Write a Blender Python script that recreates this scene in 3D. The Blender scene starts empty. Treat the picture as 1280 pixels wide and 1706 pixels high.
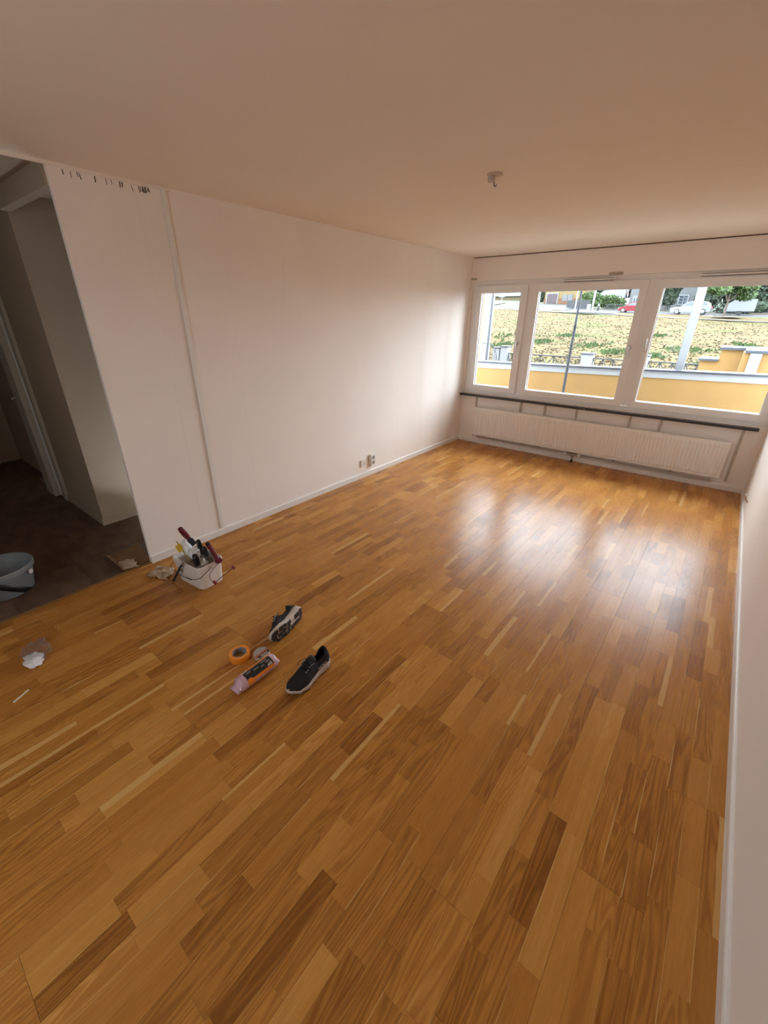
import bpy, bmesh, math, random
from mathutils import Vector, Matrix, noise

# ------------------------------------------------------------------ camera, sky, exposure
SC = bpy.context.scene
COL = SC.collection
F_PX, YAW, PITCH, ROLL = 692.48, 0.6704, -0.4370, 0.0078
CAM = Vector((3.1532, -5.8792, 1.7546))
RM = (Matrix.Rotation(YAW, 3, 'Z') @ Matrix(((1, 0, 0), (0, 0, -1), (0, 1, 0)))
      @ Matrix.Rotation(PITCH, 3, 'X') @ Matrix.Rotation(ROLL, 3, 'Z'))
cd = bpy.data.cameras.new('camera')
cd.sensor_fit = 'HORIZONTAL'; cd.sensor_width = 36.0; cd.lens = 36.0 * F_PX / 1280.0
cd.clip_start = 0.02; cd.clip_end = 500
cam = bpy.data.objects.new('camera', cd); COL.objects.link(cam)
cam.matrix_world = Matrix.Translation(CAM) @ RM.to_4x4()
SC.camera = cam

SKY_STRENGTH = 1.0
wd = bpy.data.worlds.new('sky'); SC.world = wd; wd.use_nodes = True
wn = wd.node_tree; wn.nodes.clear()
wo = wn.nodes.new('ShaderNodeOutputWorld'); wb = wn.nodes.new('ShaderNodeBackground')
wb.inputs['Color'].default_value = (0.79, 0.885, 1.0, 1); wb.inputs['Strength'].default_value = SKY_STRENGTH
wn.links.new(wb.outputs[0], wo.inputs[0])

def portal(name, loc, size, direction):
    l = bpy.data.lights.new(name, 'AREA'); l.shape = 'RECTANGLE'; l.size, l.size_y = size
    l.cycles.is_portal = True
    o = bpy.data.objects.new(name, l); COL.objects.link(o); o.location = loc
    o.rotation_euler = Vector(direction).to_track_quat('-Z', 'Y').to_euler()
    return o
portal('daylight_portal', (1.82, 0.16, 1.46), (3.6, 1.4), (0, -1, 0))
portal('daylight_portal', (1.75, -7.86, 1.45), (0.6, 1.3), (0, 1, 0))  # serves the added rear fill window

vs = SC.view_settings
vs.view_transform = 'Standard'; vs.look = 'None'; vs.gamma = 1.0; vs.use_curve_mapping = False
vs.exposure = 4.0
SC.cycles.max_bounces = 14; SC.cycles.diffuse_bounces = 9; SC.cycles.glossy_bounces = 5
SC.cycles.transparent_max_bounces = 16; SC.cycles.transmission_bounces = 6
SC.cycles.use_denoising = True
SC.cycles.sample_clamp_indirect = 10

# ------------------------------------------------------------------ helpers
def px(u, v, axis, val):
    """ray through a photo pixel (1280x1706 frame), cut with a plane of the place"""
    d = RM @ Vector(((u - 640) / F_PX, -(v - 853) / F_PX, -1))
    return CAM + d * ((val - CAM[axis]) / d[axis])
def project(P):
    q = RM.transposed() @ (Vector(P) - CAM)
    if q.z > -0.05: return None
    return (640 + F_PX * q.x / -q.z, 853 - F_PX * q.y / -q.z)

MATS = {}
def mat(name, col, rough=0.6, var=0.08, vscale=6.0, bump=0.0, bscale=60.0, metal=0.0, spec=0.5,
        col2=None, stretch=(1, 1, 1), detail=4.0, coat=0.0, trans=0.0, alpha=1.0, lo=0.35, hi=0.65, sheen=0.0):
    if name in MATS: return MATS[name]
    m = bpy.data.materials.new(name); m.use_nodes = True
    n, l = m.node_tree.nodes, m.node_tree.links
    b = n['Principled BSDF']
    tc = n.new('ShaderNodeNewGeometry'); mp = n.new('ShaderNodeMapping')
    mp.inputs['Scale'].default_value = stretch
    l.new(tc.outputs['Position'], mp.inputs[0])
    nz = n.new('ShaderNodeTexNoise'); nz.inputs['Scale'].default_value = vscale; nz.inputs['Detail'].default_value = detail
    l.new(mp.outputs[0], nz.inputs['Vector'])
    rp = n.new('ShaderNodeValToRGB'); rp.color_ramp.elements[0].position = lo; rp.color_ramp.elements[1].position = hi
    c = Vector(col)
    c2 = Vector(col2) if col2 else c * (1 - var)
    rp.color_ramp.elements[0].color = (*c2, 1); rp.color_ramp.elements[1].color = (*c, 1)
    l.new(nz.outputs['Fac'], rp.inputs[0]); l.new(rp.outputs[0], b.inputs['Base Color'])
    b.inputs['Roughness'].default_value = rough; b.inputs['Metallic'].default_value = metal
    b.inputs['Specular IOR Level'].default_value = spec; b.inputs['Coat Weight'].default_value = coat
    b.inputs['Transmission Weight'].default_value = trans; b.inputs['Alpha'].default_value = alpha
    b.inputs['Sheen Weight'].default_value = sheen
    if bump:
        nb = n.new('ShaderNodeTexNoise'); nb.inputs['Scale'].default_value = bscale; nb.inputs['Detail'].default_value = 3
        l.new(mp.outputs[0], nb.inputs['Vector'])
        bp = n.new('ShaderNodeBump'); bp.inputs['Strength'].default_value = bump; bp.inputs['Distance'].default_value = 0.004
        l.new(nb.outputs['Fac'], bp.inputs['Height']); l.new(bp.outputs[0], b.inputs['Normal'])
    MATS[name] = m
    return m

class MB:
    def __init__(s): s.v = []; s.f = []
    def add(s, verts, faces):
        o = len(s.v); s.v += [tuple(x) for x in verts]; s.f += [tuple(i + o for i in f) for f in faces]; return s
    def box(s, lo, hi, M=None):
        x0, y0, z0 = lo; x1, y1, z1 = hi
        vs_ = [Vector(p) for p in ((x0,y0,z0),(x1,y0,z0),(x1,y1,z0),(x0,y1,z0),(x0,y0,z1),(x1,y0,z1),(x1,y1,z1),(x0,y1,z1))]
        if M is not None: vs_ = [M @ p for p in vs_]
        return s.add(vs_, [(0,3,2,1),(4,5,6,7),(0,1,5,4),(1,2,6,5),(2,3,7,6),(3,0,4,7)])
    def tube(s, path, r, seg=8, caps=True):
        path = [Vector(p) for p in path]; n = len(path)
        rs = r if isinstance(r, (list, tuple)) else [r] * n
        rings = []; up = None
        for i, p in enumerate(path):
            t = (path[min(i + 1, n - 1)] - path[max(i - 1, 0)]).normalized()
            if up is None:
                up = Vector((0, 0, 1)) if abs(t.z) < 0.9 else Vector((1, 0, 0))
            a = t.cross(up).normalized(); up = a.cross(t).normalized()
            rings.append([p + (a * math.cos(2*math.pi*k/seg) + up * math.sin(2*math.pi*k/seg)) * rs[i] for k in range(seg)])
        return s.loft(rings, caps)
    def loft(s, rings, caps=True, closed=True):
        m = len(rings[0]); vs_ = [p for r in rings for p in r]; fs = []
        for i in range(len(rings) - 1):
            for k in range(m if closed else m - 1):
                k2 = (k + 1) % m
                fs.append((i*m + k, i*m + k2, (i+1)*m + k2, (i+1)*m + k))
        if caps: fs += [tuple(range(m))[::-1], tuple((len(rings)-1)*m + k for k in range(m))]
        return s.add(vs_, fs)
    def lathe(s, prof, seg=32, M=None, closed=False):
        rings = [[Vector((r*math.cos(2*math.pi*k/seg), r*math.sin(2*math.pi*k/seg), z)) for k in range(seg)] for r, z in prof]
        if closed: rings.append(rings[0])
        if M is not None: rings = [[M @ p for p in r] for r in rings]
        return s.loft(rings, False)
    def prism(s, poly, lo, hi, axis=1, M=None):
        """poly in the two other axes, extruded along axis"""
        def P(a, b, c): return Vector((c, a, b) if axis == 0 else (a, c, b) if axis == 1 else (a, b, c))
        n = len(poly)
        vs_ = [P(a, b, lo) for a, b in poly] + [P(a, b, hi) for a, b in poly]
        if M is not None: vs_ = [M @ p for p in vs_]
        return s.add(vs_, [tuple(range(n))[::-1], tuple(range(n, 2*n))] + [(i, (i+1) % n, n + (i+1) % n, n + i) for i in range(n)])
    def blob(s, c, r, sub=2, amp=0.25, fr=1.5, seed=0, M=None):
        bm = bmesh.new(); bmesh.ops.create_icosphere(bm, subdivisions=sub, radius=1)
        r = Vector(r) if not isinstance(r, (int, float)) else Vector((r, r, r))
        vs_ = []
        for v in bm.verts:
            d = 1 + amp * noise.noise(v.co * fr + Vector((seed*7.3, seed*3.1, seed)))  + amp*.5*noise.noise(v.co * fr * 2.7 + Vector((seed, seed*5.1, 3)))
            p = Vector((v.co.x*r.x*d, v.co.y*r.y*d, v.co.z*r.z*d))
            if M is not None: p = M @ p
            vs_.append(p + Vector(c))
        fs = [tuple(v.index for v in f.verts) for f in bm.faces]; bm.free()
        return s.add(vs_, fs)
    def build(s, name, m, parent=None, smooth=False, bevel=0, seg=2, kind=None, rel=True):
        me = bpy.data.meshes.new(name)
        vv = s.v
        if parent is not None and rel:
            inv = world(parent).inverted(); vv = [inv @ Vector(p) for p in vv]
        me.from_pydata(vv, [], s.f)
        bm = bmesh.new(); bm.from_mesh(me)
        bmesh.ops.remove_doubles(bm, verts=bm.verts, dist=1e-6)
        bmesh.ops.recalc_face_normals(bm, faces=bm.faces)
        if bevel:
            es = [e for e in bm.edges if len(e.link_faces) == 2 and e.calc_face_angle(0) > 0.5]
            bmesh.ops.bevel(bm, geom=es, offset=bevel, segments=seg, affect='EDGES', clamp_overlap=True)
        bm.to_mesh(me); bm.free()
        if smooth:
            for p in me.polygons: p.use_smooth = True
            if smooth != 'all': me.set_sharp_from_angle(angle=math.radians(40))
        me.materials.append(m)
        o = bpy.data.objects.new(name, me); COL.objects.link(o); o.parent = parent
        if kind: o['kind'] = kind
        return o
def world(o):
    M = o.matrix_basis.copy()
    return world(o.parent) @ M if o.parent else M
def tag(o, label, cat, group=None):
    o['label'] = label; o['category'] = cat
    if group: o['group'] = group
    return o
def thing(name, label, cat, loc=(0, 0, 0), rz=0.0, group=None):
    o = bpy.data.objects.new(name, None); COL.objects.link(o); o.empty_display_size = 0.05
    o.location = loc; o.rotation_euler = (0, 0, rz)
    return tag(o, label, cat, group)
def struct(o): o['kind'] = 'structure'; return o
def sroot(name, loc=(0, 0, 0)):
    o = bpy.data.objects.new(name, None); COL.objects.link(o); o.location = loc; o['kind'] = 'structure'; return o
def frame_matrix(a, b, roll=0):
    """local Z runs from a to b"""
    a, b = Vector(a), Vector(b); q = (b - a).to_track_quat('Z', 'Y')
    return Matrix.Translation(a) @ q.to_matrix().to_4x4() @ Matrix.Rotation(roll, 4, 'Z')
def lettering(body, size, name, m, parent, M, depth=0.0004):
    c = bpy.data.curves.new(name, 'FONT'); c.body = body; c.size = size; c.extrude = depth; c.align_x = 'CENTER'; c.align_y = 'CENTER'
    t = bpy.data.objects.new('tmp', c); COL.objects.link(t)
    bpy.context.view_layer.update()
    me = bpy.data.meshes.new_from_object(t.evaluated_get(bpy.context.evaluated_depsgraph_get()))
    bpy.data.objects.remove(t); me.materials.clear(); me.materials.append(m); me.name = name
    me.transform(world(parent).inverted() @ M)
    o = bpy.data.objects.new(name, me); COL.objects.link(o); o.parent = parent
    return o

# ------------------------------------------------------------------ dimensions
H, W, YB = 2.5, 3.613, -7.7          # ceiling height, right wall, rear wall
YP, YT = -4.83, -4.205               # end of the left wall at the hall opening, vertical trim
XH = -4.0                            # end of the hall

M_wall = mat('wall_paint', (0.87, 0.81, 0.75), 0.75, var=0.03, vscale=2.0, bump=0.12, bscale=220)
M_ceil = mat('ceiling_paint', (0.84, 0.76, 0.66), 0.85, var=0.02, vscale=2.0, bump=0.10, bscale=260)
M_hall = mat('hall_paint_dimmed', (0.38, 0.30, 0.215), 0.8, var=0.05, vscale=3.0, bump=0.1, bscale=200)  # dimness of the hall put into a darker paint colour
M_gloss = mat('white_gloss_paint', (0.80, 0.775, 0.73), 0.38, var=0.04, vscale=10)
M_pvc = mat('window_white', (0.80, 0.79, 0.775), 0.33, var=0.02)
M_rad = mat('radiator_enamel', (0.80, 0.77, 0.72), 0.35, var=0.03)
M_dark = mat('dark_gap', (0.03, 0.025, 0.02), 0.9)
M_scuff = mat('beige_scuff', (0.50, 0.42, 0.32), 0.8, var=0.4, vscale=40)
M_metal = mat('steel', (0.45, 0.44, 0.42), 0.35, metal=0.9, var=0.15, vscale=40)
M_dkmetal = mat('dark_steel', (0.045, 0.045, 0.05), 0.55, spec=0.25, var=0.3, vscale=40)
M_black = mat('black_plastic', (0.014, 0.013, 0.013), 0.42, var=0.3, vscale=60)

# ------------------------------------------------------------------ parquet
def wood():
    m = bpy.data.materials.new('oak_parquet'); m.use_nodes = True
    n, l = m.node_tree.nodes, m.node_tree.links; b = n['Principled BSDF']
    def attr(a):
        x = n.new('ShaderNodeAttribute'); x.attribute_name = a; return x.outputs['Fac']
    def math_(op, a, c, v=None):
        x = n.new('ShaderNodeMath'); x.operation = op
        for i, q in enumerate((a, c)):
            if q is None: continue
            if isinstance(q, (int, float)): x.inputs[i].default_value = q
            else: l.new(q, x.inputs[i])
        return x.outputs[0]
    tone, seed, uu, sap = attr('tone'), attr('seed'), attr('u'), attr('sap')
    g = n.new('ShaderNodeNewGeometry'); cx = n.new('ShaderNodeCombineXYZ')
    sx = n.new('ShaderNodeSeparateXYZ'); l.new(g.outputs['Position'], sx.inputs[0])
    l.new(math_('ADD', sx.outputs[0], math_('MULTIPLY', seed, 37.0)), cx.inputs[0])
    l.new(math_('ADD', math_('MULTIPLY', sx.outputs[1], 0.075), math_('MULTIPLY', seed, 11.0)), cx.inputs[1])
    l.new(math_('MULTIPLY', seed, 5.0), cx.inputs[2])
    fine = n.new('ShaderNodeTexNoise'); fine.inputs['Scale'].default_value = 210; fine.inputs['Detail'].default_value = 5
    l.new(cx.outputs[0], fine.inputs['Vector'])
    broad = n.new('ShaderNodeTexNoise'); broad.inputs['Scale'].default_value = 26; broad.inputs['Detail'].default_value = 3
    l.new(cx.outputs[0], broad.inputs['Vector'])
    # flame figure: contour bands of a stretched noise, with its own amount per stave
    fl = n.new('ShaderNodeTexNoise'); fl.inputs['Scale'].default_value = 15; fl.inputs['Detail'].default_value = 1.0
    l.new(cx.outputs[0], fl.inputs['Vector'])
    band = math_('MULTIPLY', fl.outputs['Fac'], 26.0)
    sn = math_('SINE', math_('MULTIPLY', band, 3.1416), None)
    s2 = math_('MULTIPLY', math_('ADD', sn, 1.0), 0.5)
    fig = math_('MULTIPLY', math_('MULTIPLY', s2, 0.30), math_('GREATER_THAN', math_('FRACT', math_('MULTIPLY', seed, 7.13), None), 0.45))
    t = math_('ADD', tone, math_('MULTIPLY', math_('SUBTRACT', broad.outputs['Fac'], 0.5), 0.40))
    t = math_('ADD', t, math_('MULTIPLY', math_('SUBTRACT', fine.outputs['Fac'], 0.5), 0.38))
    t = math_('SUBTRACT', t, fig)
    rp = n.new('ShaderNodeValToRGB'); e = rp.color_ramp.elements
    e[0].position = 0.0; e[0].color = (0.25, 0.092, 0.016, 1)
    e[1].position = 1.0; e[1].color = (0.70, 0.39, 0.115, 1)
    q = e.new(0.42); q.color = (0.44, 0.183, 0.036, 1)
    q = e.new(0.72); q.color = (0.55, 0.258, 0.058, 1)
    l.new(t, rp.inputs[0])
    sm = n.new('ShaderNodeMix'); sm.data_type = 'RGBA'
    l.new(math_('MULTIPLY', math_('LESS_THAN', math_('ADD', uu, math_('MULTIPLY', math_('SUBTRACT', broad.outputs['Fac'], 0.5), 0.35)), sap), 0.75), sm.inputs['Factor'])
    l.new(rp.outputs[0], sm.inputs['A']); sm.inputs['B'].default_value = (0.66, 0.39, 0.135, 1)
    l.new(sm.outputs['Result'], b.inputs['Base Color'])
    wear = n.new('ShaderNodeTexNoise'); wear.inputs['Scale'].default_value = 3.5; wear.inputs['Detail'].default_value = 5
    l.new(g.outputs['Position'], wear.inputs['Vector'])
    rr = math_('ADD', 0.20, math_('MULTIPLY', wear.outputs['Fac'], 0.12))
    rr = math_('ADD', rr, math_('MULTIPLY', s2, 0.03))
    l.new(rr, b.inputs['Roughness'])
    b.inputs['Specular IOR Level'].default_value = 0.20
    bp = n.new('ShaderNodeBump'); bp.inputs['Strength'].default_value = 0.10; bp.inputs['Distance'].default_value = 0.0006
    l.new(math_('ADD', fine.outputs['Fac'], math_('MULTIPLY', fig, 1.5)), bp.inputs['Height']); l.new(bp.outputs[0], b.inputs['Normal'])
    return m
M_oak = wood()
random.seed(11)
M_sub = mat('underfloor', (0.035, 0.018, 0.007), 0.95)
floor = struct(MB().box((0, YB, -0.06), (W, 0, -0.012)).build('floor', M_sub))
staves = []
BW = 0.2085; nb = int(W / BW) + 1
for bi in range(nb):
    bx0 = W - (bi + 1) * BW; bx1 = bx0 + BW
    bx0 = max(bx0, 0.003)
    yb0 = YB - random.random() * 2.2
    ends = []
    y = yb0
    while y < 0: ends.append(y); y += 2.2
    ends.append(y)
    for s in range(3):
        x0 = max(bx1 - (s + 1) * BW / 3, bx0); x1 = bx1 - s * BW / 3
        if x1 - x0 < 0.012: continue
        for e0, e1 in zip(ends[:-1], ends[1:]):
            cuts = [e0]; y = e0 + random.uniform(0.12, 0.42)
            while y < e1 - 0.1: cuts.append(y); y += random.choice((0.24, 0.3, 0.36, 0.42, 0.48)) * random.uniform(0.9, 1.1)
            cuts.append(e1)
            for a, c in zip(cuts[:-1], cuts[1:]):
                a2, c2 = max(a, YB), min(c, -0.003)
                if c2 - a2 < 0.01: continue
                gx0 = 0.0004 if s == 2 else 0.00015; gx1 = 0.0004 if s == 0 else 0.00015
                ga = 0.0004 if a == e0 else 0.00015; gc = 0.0004 if c == e1 else 0.00015
                tn = min(max(random.gauss(0.52, 0.11), 0.18), 0.9)
                sp = random.choice([0] * 34 + [0.2, 0.3, 0.45])
                staves.append((x0 + gx0, x1 - gx1, a2 + ga, c2 - gc, tn, random.random(), sp))
def stave_mesh(name, lst):
    v, f, at = [], [], {'tone': [], 'seed': [], 'u': [], 'sap': []}
    for x0, x1, y0, y1, tn, sd, sp in lst:
        o = len(v); t = [random.uniform(-0.00022, 0.0) for _ in range(4)]
        v += [(x0, y0, -0.012), (x1, y0, -0.012), (x1, y1, -0.012), (x0, y1, -0.012), (x0, y0, t[0]), (x1, y0, t[1]), (x1, y1, t[2]), (x0, y1, t[3])]
        f += [tuple(o + i for i in q) for q in ((4,5,6,7),(0,1,5,4),(1,2,6,5),(2,3,7,6),(3,0,4,7))]
        fl = sd > 0.5
        for k in range(8):
            at['tone'].append(tn); at['seed'].append(sd); at['sap'].append(sp)
            right = k % 4 in (1, 2); at['u'].append(1.0 if right != fl else 0.0)
    me = bpy.data.meshes.new(name); me.from_pydata(v, [], f); me.update()
    for k, vals in at.items():
        me.attributes.new(k, 'FLOAT', 'POINT').data.foreach_set('value', vals)
    me.materials.append(M_oak)
    o = bpy.data.objects.new(name, me); COL.objects.link(o); o.parent = floor
    return o
def screen_area(s):
    ps = [project((x, y, 0)) for x, y in ((s[0], s[2]), (s[1], s[2]), (s[1], s[3]), (s[0], s[3]))]
    if any(p is None for p in ps): return 0
    cxm = sum(p[0] for p in ps) / 4; cym = sum(p[1] for p in ps) / 4
    if not (0 < cxm < 1280 and 0 < cym < 1706): return 0
    return abs(sum(ps[i][0] * ps[(i+1) % 4][1] - ps[(i+1) % 4][0] * ps[i][1] for i in range(4))) / 2
staves.sort(key=screen_area, reverse=True)
for s in staves[:300]: stave_mesh('parquet_stave', [s])
so = stave_mesh('parquet_staves_rest', staves[300:]); so['kind'] = 'stuff'

# ------------------------------------------------------------------ room shell
ceiling = struct(MB().box((-0.03, YB, H), (W + 0.15, 0.3, H + 0.2)).build('ceiling', M_ceil))
# wall_left: papered strips over a core, hall opening beyond its end
wl = struct(MB().box((-0.09, YT, 0), (-0.004, 0.0, H)).box((-0.03, YP, 0), (-0.004, YT, H)).build('wall_left', M_wall))
ys = [YP, -4.38, YT, -3.815, -3.285, -2.745, -2.2, -1.65, -1.105, -0.56, 0.0]
for a, c in zip(ys[:-1], ys[1:]):
    MB().box((-0.004, a + 0.0003, 0.0), (0.0, c - 0.0003, H)).build('wallpaper_strip', M_wall, wl)
# rear wall of the left side beyond the hall opening
wr2 = struct(MB().box((-0.12, YB, 0), (0.0, -6.9, H)).build('wall_left_rear', M_wall))
wr = struct(MB().box((W, YB - 0.1, 0), (W + 0.15, 0.3, H)).build('wall_right', M_wall))
# window wall
wf = struct(MB().box((-0.09, 0, 0), (W, 0.28, 0.745)).box((-0.09, 0, 2.215), (W, 0.28, H))
            .box((-0.09, 0, 0.745), (0.03, 0.28, 2.215)).build('wall_front', M_wall))
# rear wall with an opening for an added fill-light window
rx0, rx1, rz0, rz1 = 1.45, 2.05, 0.8, 2.1
struct(MB().box((-0.12, YB - 0.2, 0), (W, YB, rz0)).box((-0.12, YB - 0.2, rz1), (W, YB, H))
       .box((-0.12, YB - 0.2, rz0), (rx0, YB, rz1)).box((rx1, YB - 0.2, rz0), (W, YB, rz1)).build('wall_rear', M_wall))

def glass():
    m = bpy.data.materials.new('window_glass'); m.use_nodes = True
    n, l = m.node_tree.nodes, m.node_tree.links; n.clear()
    o = n.new('ShaderNodeOutputMaterial'); mx = n.new('ShaderNodeMixShader'); t = n.new('ShaderNodeBsdfTransparent')
    gl = n.new('ShaderNodeBsdfGlossy'); gl.inputs['Roughness'].default_value = 0.0
    fr = n.new('ShaderNodeFresnel'); fr.inputs['IOR'].default_value = 1.10
    t.inputs['Color'].default_value = (0.97, 0.985, 0.975, 1)
    l.new(fr.outputs[0], mx.inputs[0]); l.new(t.outputs[0], mx.inputs[1]); l.new(gl.outputs[0], mx.inputs[2]); l.new(mx.outputs[0], o.inputs[0])
    return m
M_glass = glass()
def ring(mb, x0, x1, z0, z1, bw, y0, y1, bt=None, bb=None):
    bt = bw if bt is None else bt; bb = bw if bb is None else bb
    mb.box((x0, y0, z0), (x0 + bw, y1, z1)); mb.box((x1 - bw, y0, z0), (x1, y1, z1))
    mb.box((x0 + bw, y0, z0), (x1 - bw, y1, z0 + bb)); mb.box((x0 + bw, y0, z1 - bt), (x1 - bw, y1, z1))
    return mb
win = sroot('window_1')
fr = ring(MB(), 0.03, W, 0.745, 2.215, 0.082, 0.022, 0.13, 0.062, 0.045)
for xa, xb in ((0.835, 0.875), (2.195, 2.265)): fr.box((xa - .02, 0.022, 0.80), (xb + .02, 0.13, 2.16))
fr.build('window_frame', M_pvc, win, bevel=0.004)
M_chrome = mat('satin_chrome', (0.62, 0.62, 0.62), 0.22, metal=1.0, var=0.05)
def sash(x0, x1, gx0, gx1, hx, hz, hdir, z0=0.782, z1=2.158):
    mb = MB(); gz0, gz1 = 0.862, 2.076
    mb.box((x0, 0.0, z0), (gx0, 0.078, z1)).box((gx1, 0.0, z0), (x1, 0.078, z1))
    mb.box((gx0, 0.0, z0), (gx1, 0.078, gz0)).box((gx0, 0.0, gz1), (gx1, 0.078, z1))
    s = mb.build('sash', M_pvc, win, bevel=0.005)
    MB().box((gx0 - .004, 0.048, gz0 - .004), (gx1 + .004, 0.054, gz1 + .004)).build('glass_pane', M_glass, s)
    ring(MB(), gx0, gx1, gz0, gz1, 0.008, 0.036, 0.050).build('glazing_bead', M_pvc, s)
    ring(MB(), gx0, gx1, gz0, gz1, 0.004, 0.0535, 0.058).build('gasket', M_black, s)
    h = MB().lathe([(0.0, 0.0), (0.013, 0.0), (0.013, 0.008), (0.010, 0.012), (0.0, 0.012)], 16, Matrix.Translation((hx, 0.0, hz)) @ Matrix.Rotation(math.pi/2, 4, 'X') @ Matrix.Diagonal((1, 2.2, 1, 1)))
    h.tube([(hx, -0.008, hz), (hx, -0.038, hz), (hx, -0.044, hz + hdir*0.012), (hx, -0.046, hz + hdir*0.05), (hx, -0.044, hz + hdir*0.115)], [.008, .008, .009, .009, .008], 10)
    h.build('handle', M_chrome, s, smooth=True)
    return s
sash(0.105, 0.828, 0.178, 0.735, 0.782, 1.455, -1)
sash(0.882, 2.186, 0.972, 2.107, 2.148, 1.46, -1)
sash(2.272, 3.572, 2.336, 3.506, 2.305, 1.45, 1)
for xa, xb in ((1.255, 1.83), (2.635, 3.30)):
    v = MB().box((xa, -0.012, 2.166), (xb, 0.024, 2.192)).build('slot_vent', M_gloss, win, bevel=0.003)
    MB().box((xa + .01, -0.0135, 2.186), (xb - .01, -0.0122, 2.190)).box((xa + .01, -0.0135, 2.163), (xb - .01, -0.0122, 2.1675)).build('vent_slot', M_dark, v)
M_sill = mat('dark_sill_laminate', (0.035, 0.030, 0.032), 0.32, var=0.3, vscale=14)
for xa, xb in ((0.004, 1.800), (1.812, 3.545)):
    MB().box((xa, -0.075, 0.700), (xb, 0.02, 0.728)).build('sill_board', M_sill, win, bevel=0.004)

# added rear window, out of view, put in to bring fill daylight
w2 = sroot('window_fill')
ring(MB(), rx0, rx1, rz0, rz1, 0.06, YB - 0.14, YB - 0.03).build('window_frame', M_pvc, w2, bevel=0.004)
MB().box((rx0 + .06, YB - .09, rz0 + .06), (rx1 - .06, YB - .084, rz1 - .06)).build('glass_pane', M_glass, w2)

# skirting: flat board with a rounded top lip
def skirting(name, a, b, out, m=None, h=0.062, t=0.013):
    a, b, out = Vector((*a, 0)), Vector((*b, 0)), Vector((*out, 0))
    prof = [(0, 0.0), (t, 0.0), (t, h - 0.010), (t - 0.003, h - 0.003), (t - 0.007, h), (0, h)]
    return struct(MB().loft([[p + out * q + Vector((0, 0, z)) for q, z in prof] for p in (a, b)]).build(name, m or M_gloss))
skirting('baseboard_left', (0, YP), (0, 0), (1, 0))
skirting('baseboard_front', (0.013, 0), (W - .013, 0), (0, -1))
skirting('baseboard_right', (W, YB), (W, 0), (-1, 0))
skirting('baseboard_rear', (0.0, YB), (W - .013, YB), (0, 1))
struct(MB().box((0, YT - 0.019, 0.062), (0.012, YT + 0.016, 2.487)).build('trim_1', M_gloss, bevel=0.003))
struct(MB().box((0.02, -0.004, 2.490), (W - 0.01, 0.0, 2.4995)).build('trim_gap_shade', mat('gap_shade_brown', (0.09, 0.05, 0.03), 0.9, var=0.4, vscale=8)))  # brown strip painted in for the shadow gap below the ceiling
struct(MB().box((0, YP, H - 0.018), (0.006, YT + .05, H)).box((-0.012, -6.9, H - 0.016), (0.004, YP, H)).build('trim_3', M_ceil))

# scraped glue marks along the top edge of the panel beside the hall opening
random.seed(3)
M_mark = mat('glue_mark_brown', (0.10, 0.065, 0.04), 0.8, var=0.5, vscale=90)
gm = [-4.757, -4.72, -4.685, -4.672, -4.60, -4.54, -4.51, -4.468, -4.455, -4.395] + [-4.355 + .0085 * i for i in range(8)]
for y in gm:
    h = random.uniform(0.022, 0.036); w = random.uniform(0.003, 0.0065); z = 2.479 - h + random.uniform(-.003, .003)
    sl = random.uniform(-.008, .004)
    MB().prism([(y, z), (y + w, z + .002), (y + w + sl, z + h), (y + sl * .8, z + h * .92)], 0.0, 0.0008, axis=0).build('glue_mark', M_mark, wl)
MB().box((0, -4.21, 2.489), (0.002, -4.17, 2.4935)).build('glue_mark', M_mark, wl)

# ------------------------------------------------------------------ hall
hx1 = 0.0
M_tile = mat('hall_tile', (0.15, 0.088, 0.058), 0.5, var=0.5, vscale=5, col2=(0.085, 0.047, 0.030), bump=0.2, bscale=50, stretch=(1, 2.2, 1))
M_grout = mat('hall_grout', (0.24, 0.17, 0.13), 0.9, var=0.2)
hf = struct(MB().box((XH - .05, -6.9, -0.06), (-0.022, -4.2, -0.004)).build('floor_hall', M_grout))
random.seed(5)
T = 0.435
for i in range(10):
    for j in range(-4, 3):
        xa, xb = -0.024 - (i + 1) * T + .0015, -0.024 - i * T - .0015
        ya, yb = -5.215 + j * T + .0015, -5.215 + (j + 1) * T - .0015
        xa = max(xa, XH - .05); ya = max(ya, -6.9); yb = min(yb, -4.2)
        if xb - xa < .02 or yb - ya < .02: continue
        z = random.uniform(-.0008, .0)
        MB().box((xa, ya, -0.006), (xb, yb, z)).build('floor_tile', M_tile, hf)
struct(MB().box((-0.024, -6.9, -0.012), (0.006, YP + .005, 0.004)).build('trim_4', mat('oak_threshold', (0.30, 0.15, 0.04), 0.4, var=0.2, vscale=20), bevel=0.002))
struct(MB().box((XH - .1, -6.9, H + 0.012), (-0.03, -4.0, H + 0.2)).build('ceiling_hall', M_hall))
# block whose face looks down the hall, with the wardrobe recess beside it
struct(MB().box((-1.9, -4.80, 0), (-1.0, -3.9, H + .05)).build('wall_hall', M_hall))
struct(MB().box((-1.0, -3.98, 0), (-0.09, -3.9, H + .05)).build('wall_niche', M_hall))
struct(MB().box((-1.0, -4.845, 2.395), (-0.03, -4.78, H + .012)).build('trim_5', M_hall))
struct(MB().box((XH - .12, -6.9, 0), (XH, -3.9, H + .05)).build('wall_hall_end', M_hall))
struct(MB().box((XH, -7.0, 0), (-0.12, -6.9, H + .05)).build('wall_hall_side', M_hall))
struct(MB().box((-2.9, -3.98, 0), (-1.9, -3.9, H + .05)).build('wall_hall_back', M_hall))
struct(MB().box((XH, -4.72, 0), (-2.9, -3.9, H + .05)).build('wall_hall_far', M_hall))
skirting('baseboard_niche', (-1.0, -4.813), (-1.0, -3.98), (1, 0), M_hall)
skirting('baseboard_hall', (-1.9, -4.80), (-1.0, -4.80), (0, -1), M_hall)
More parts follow.
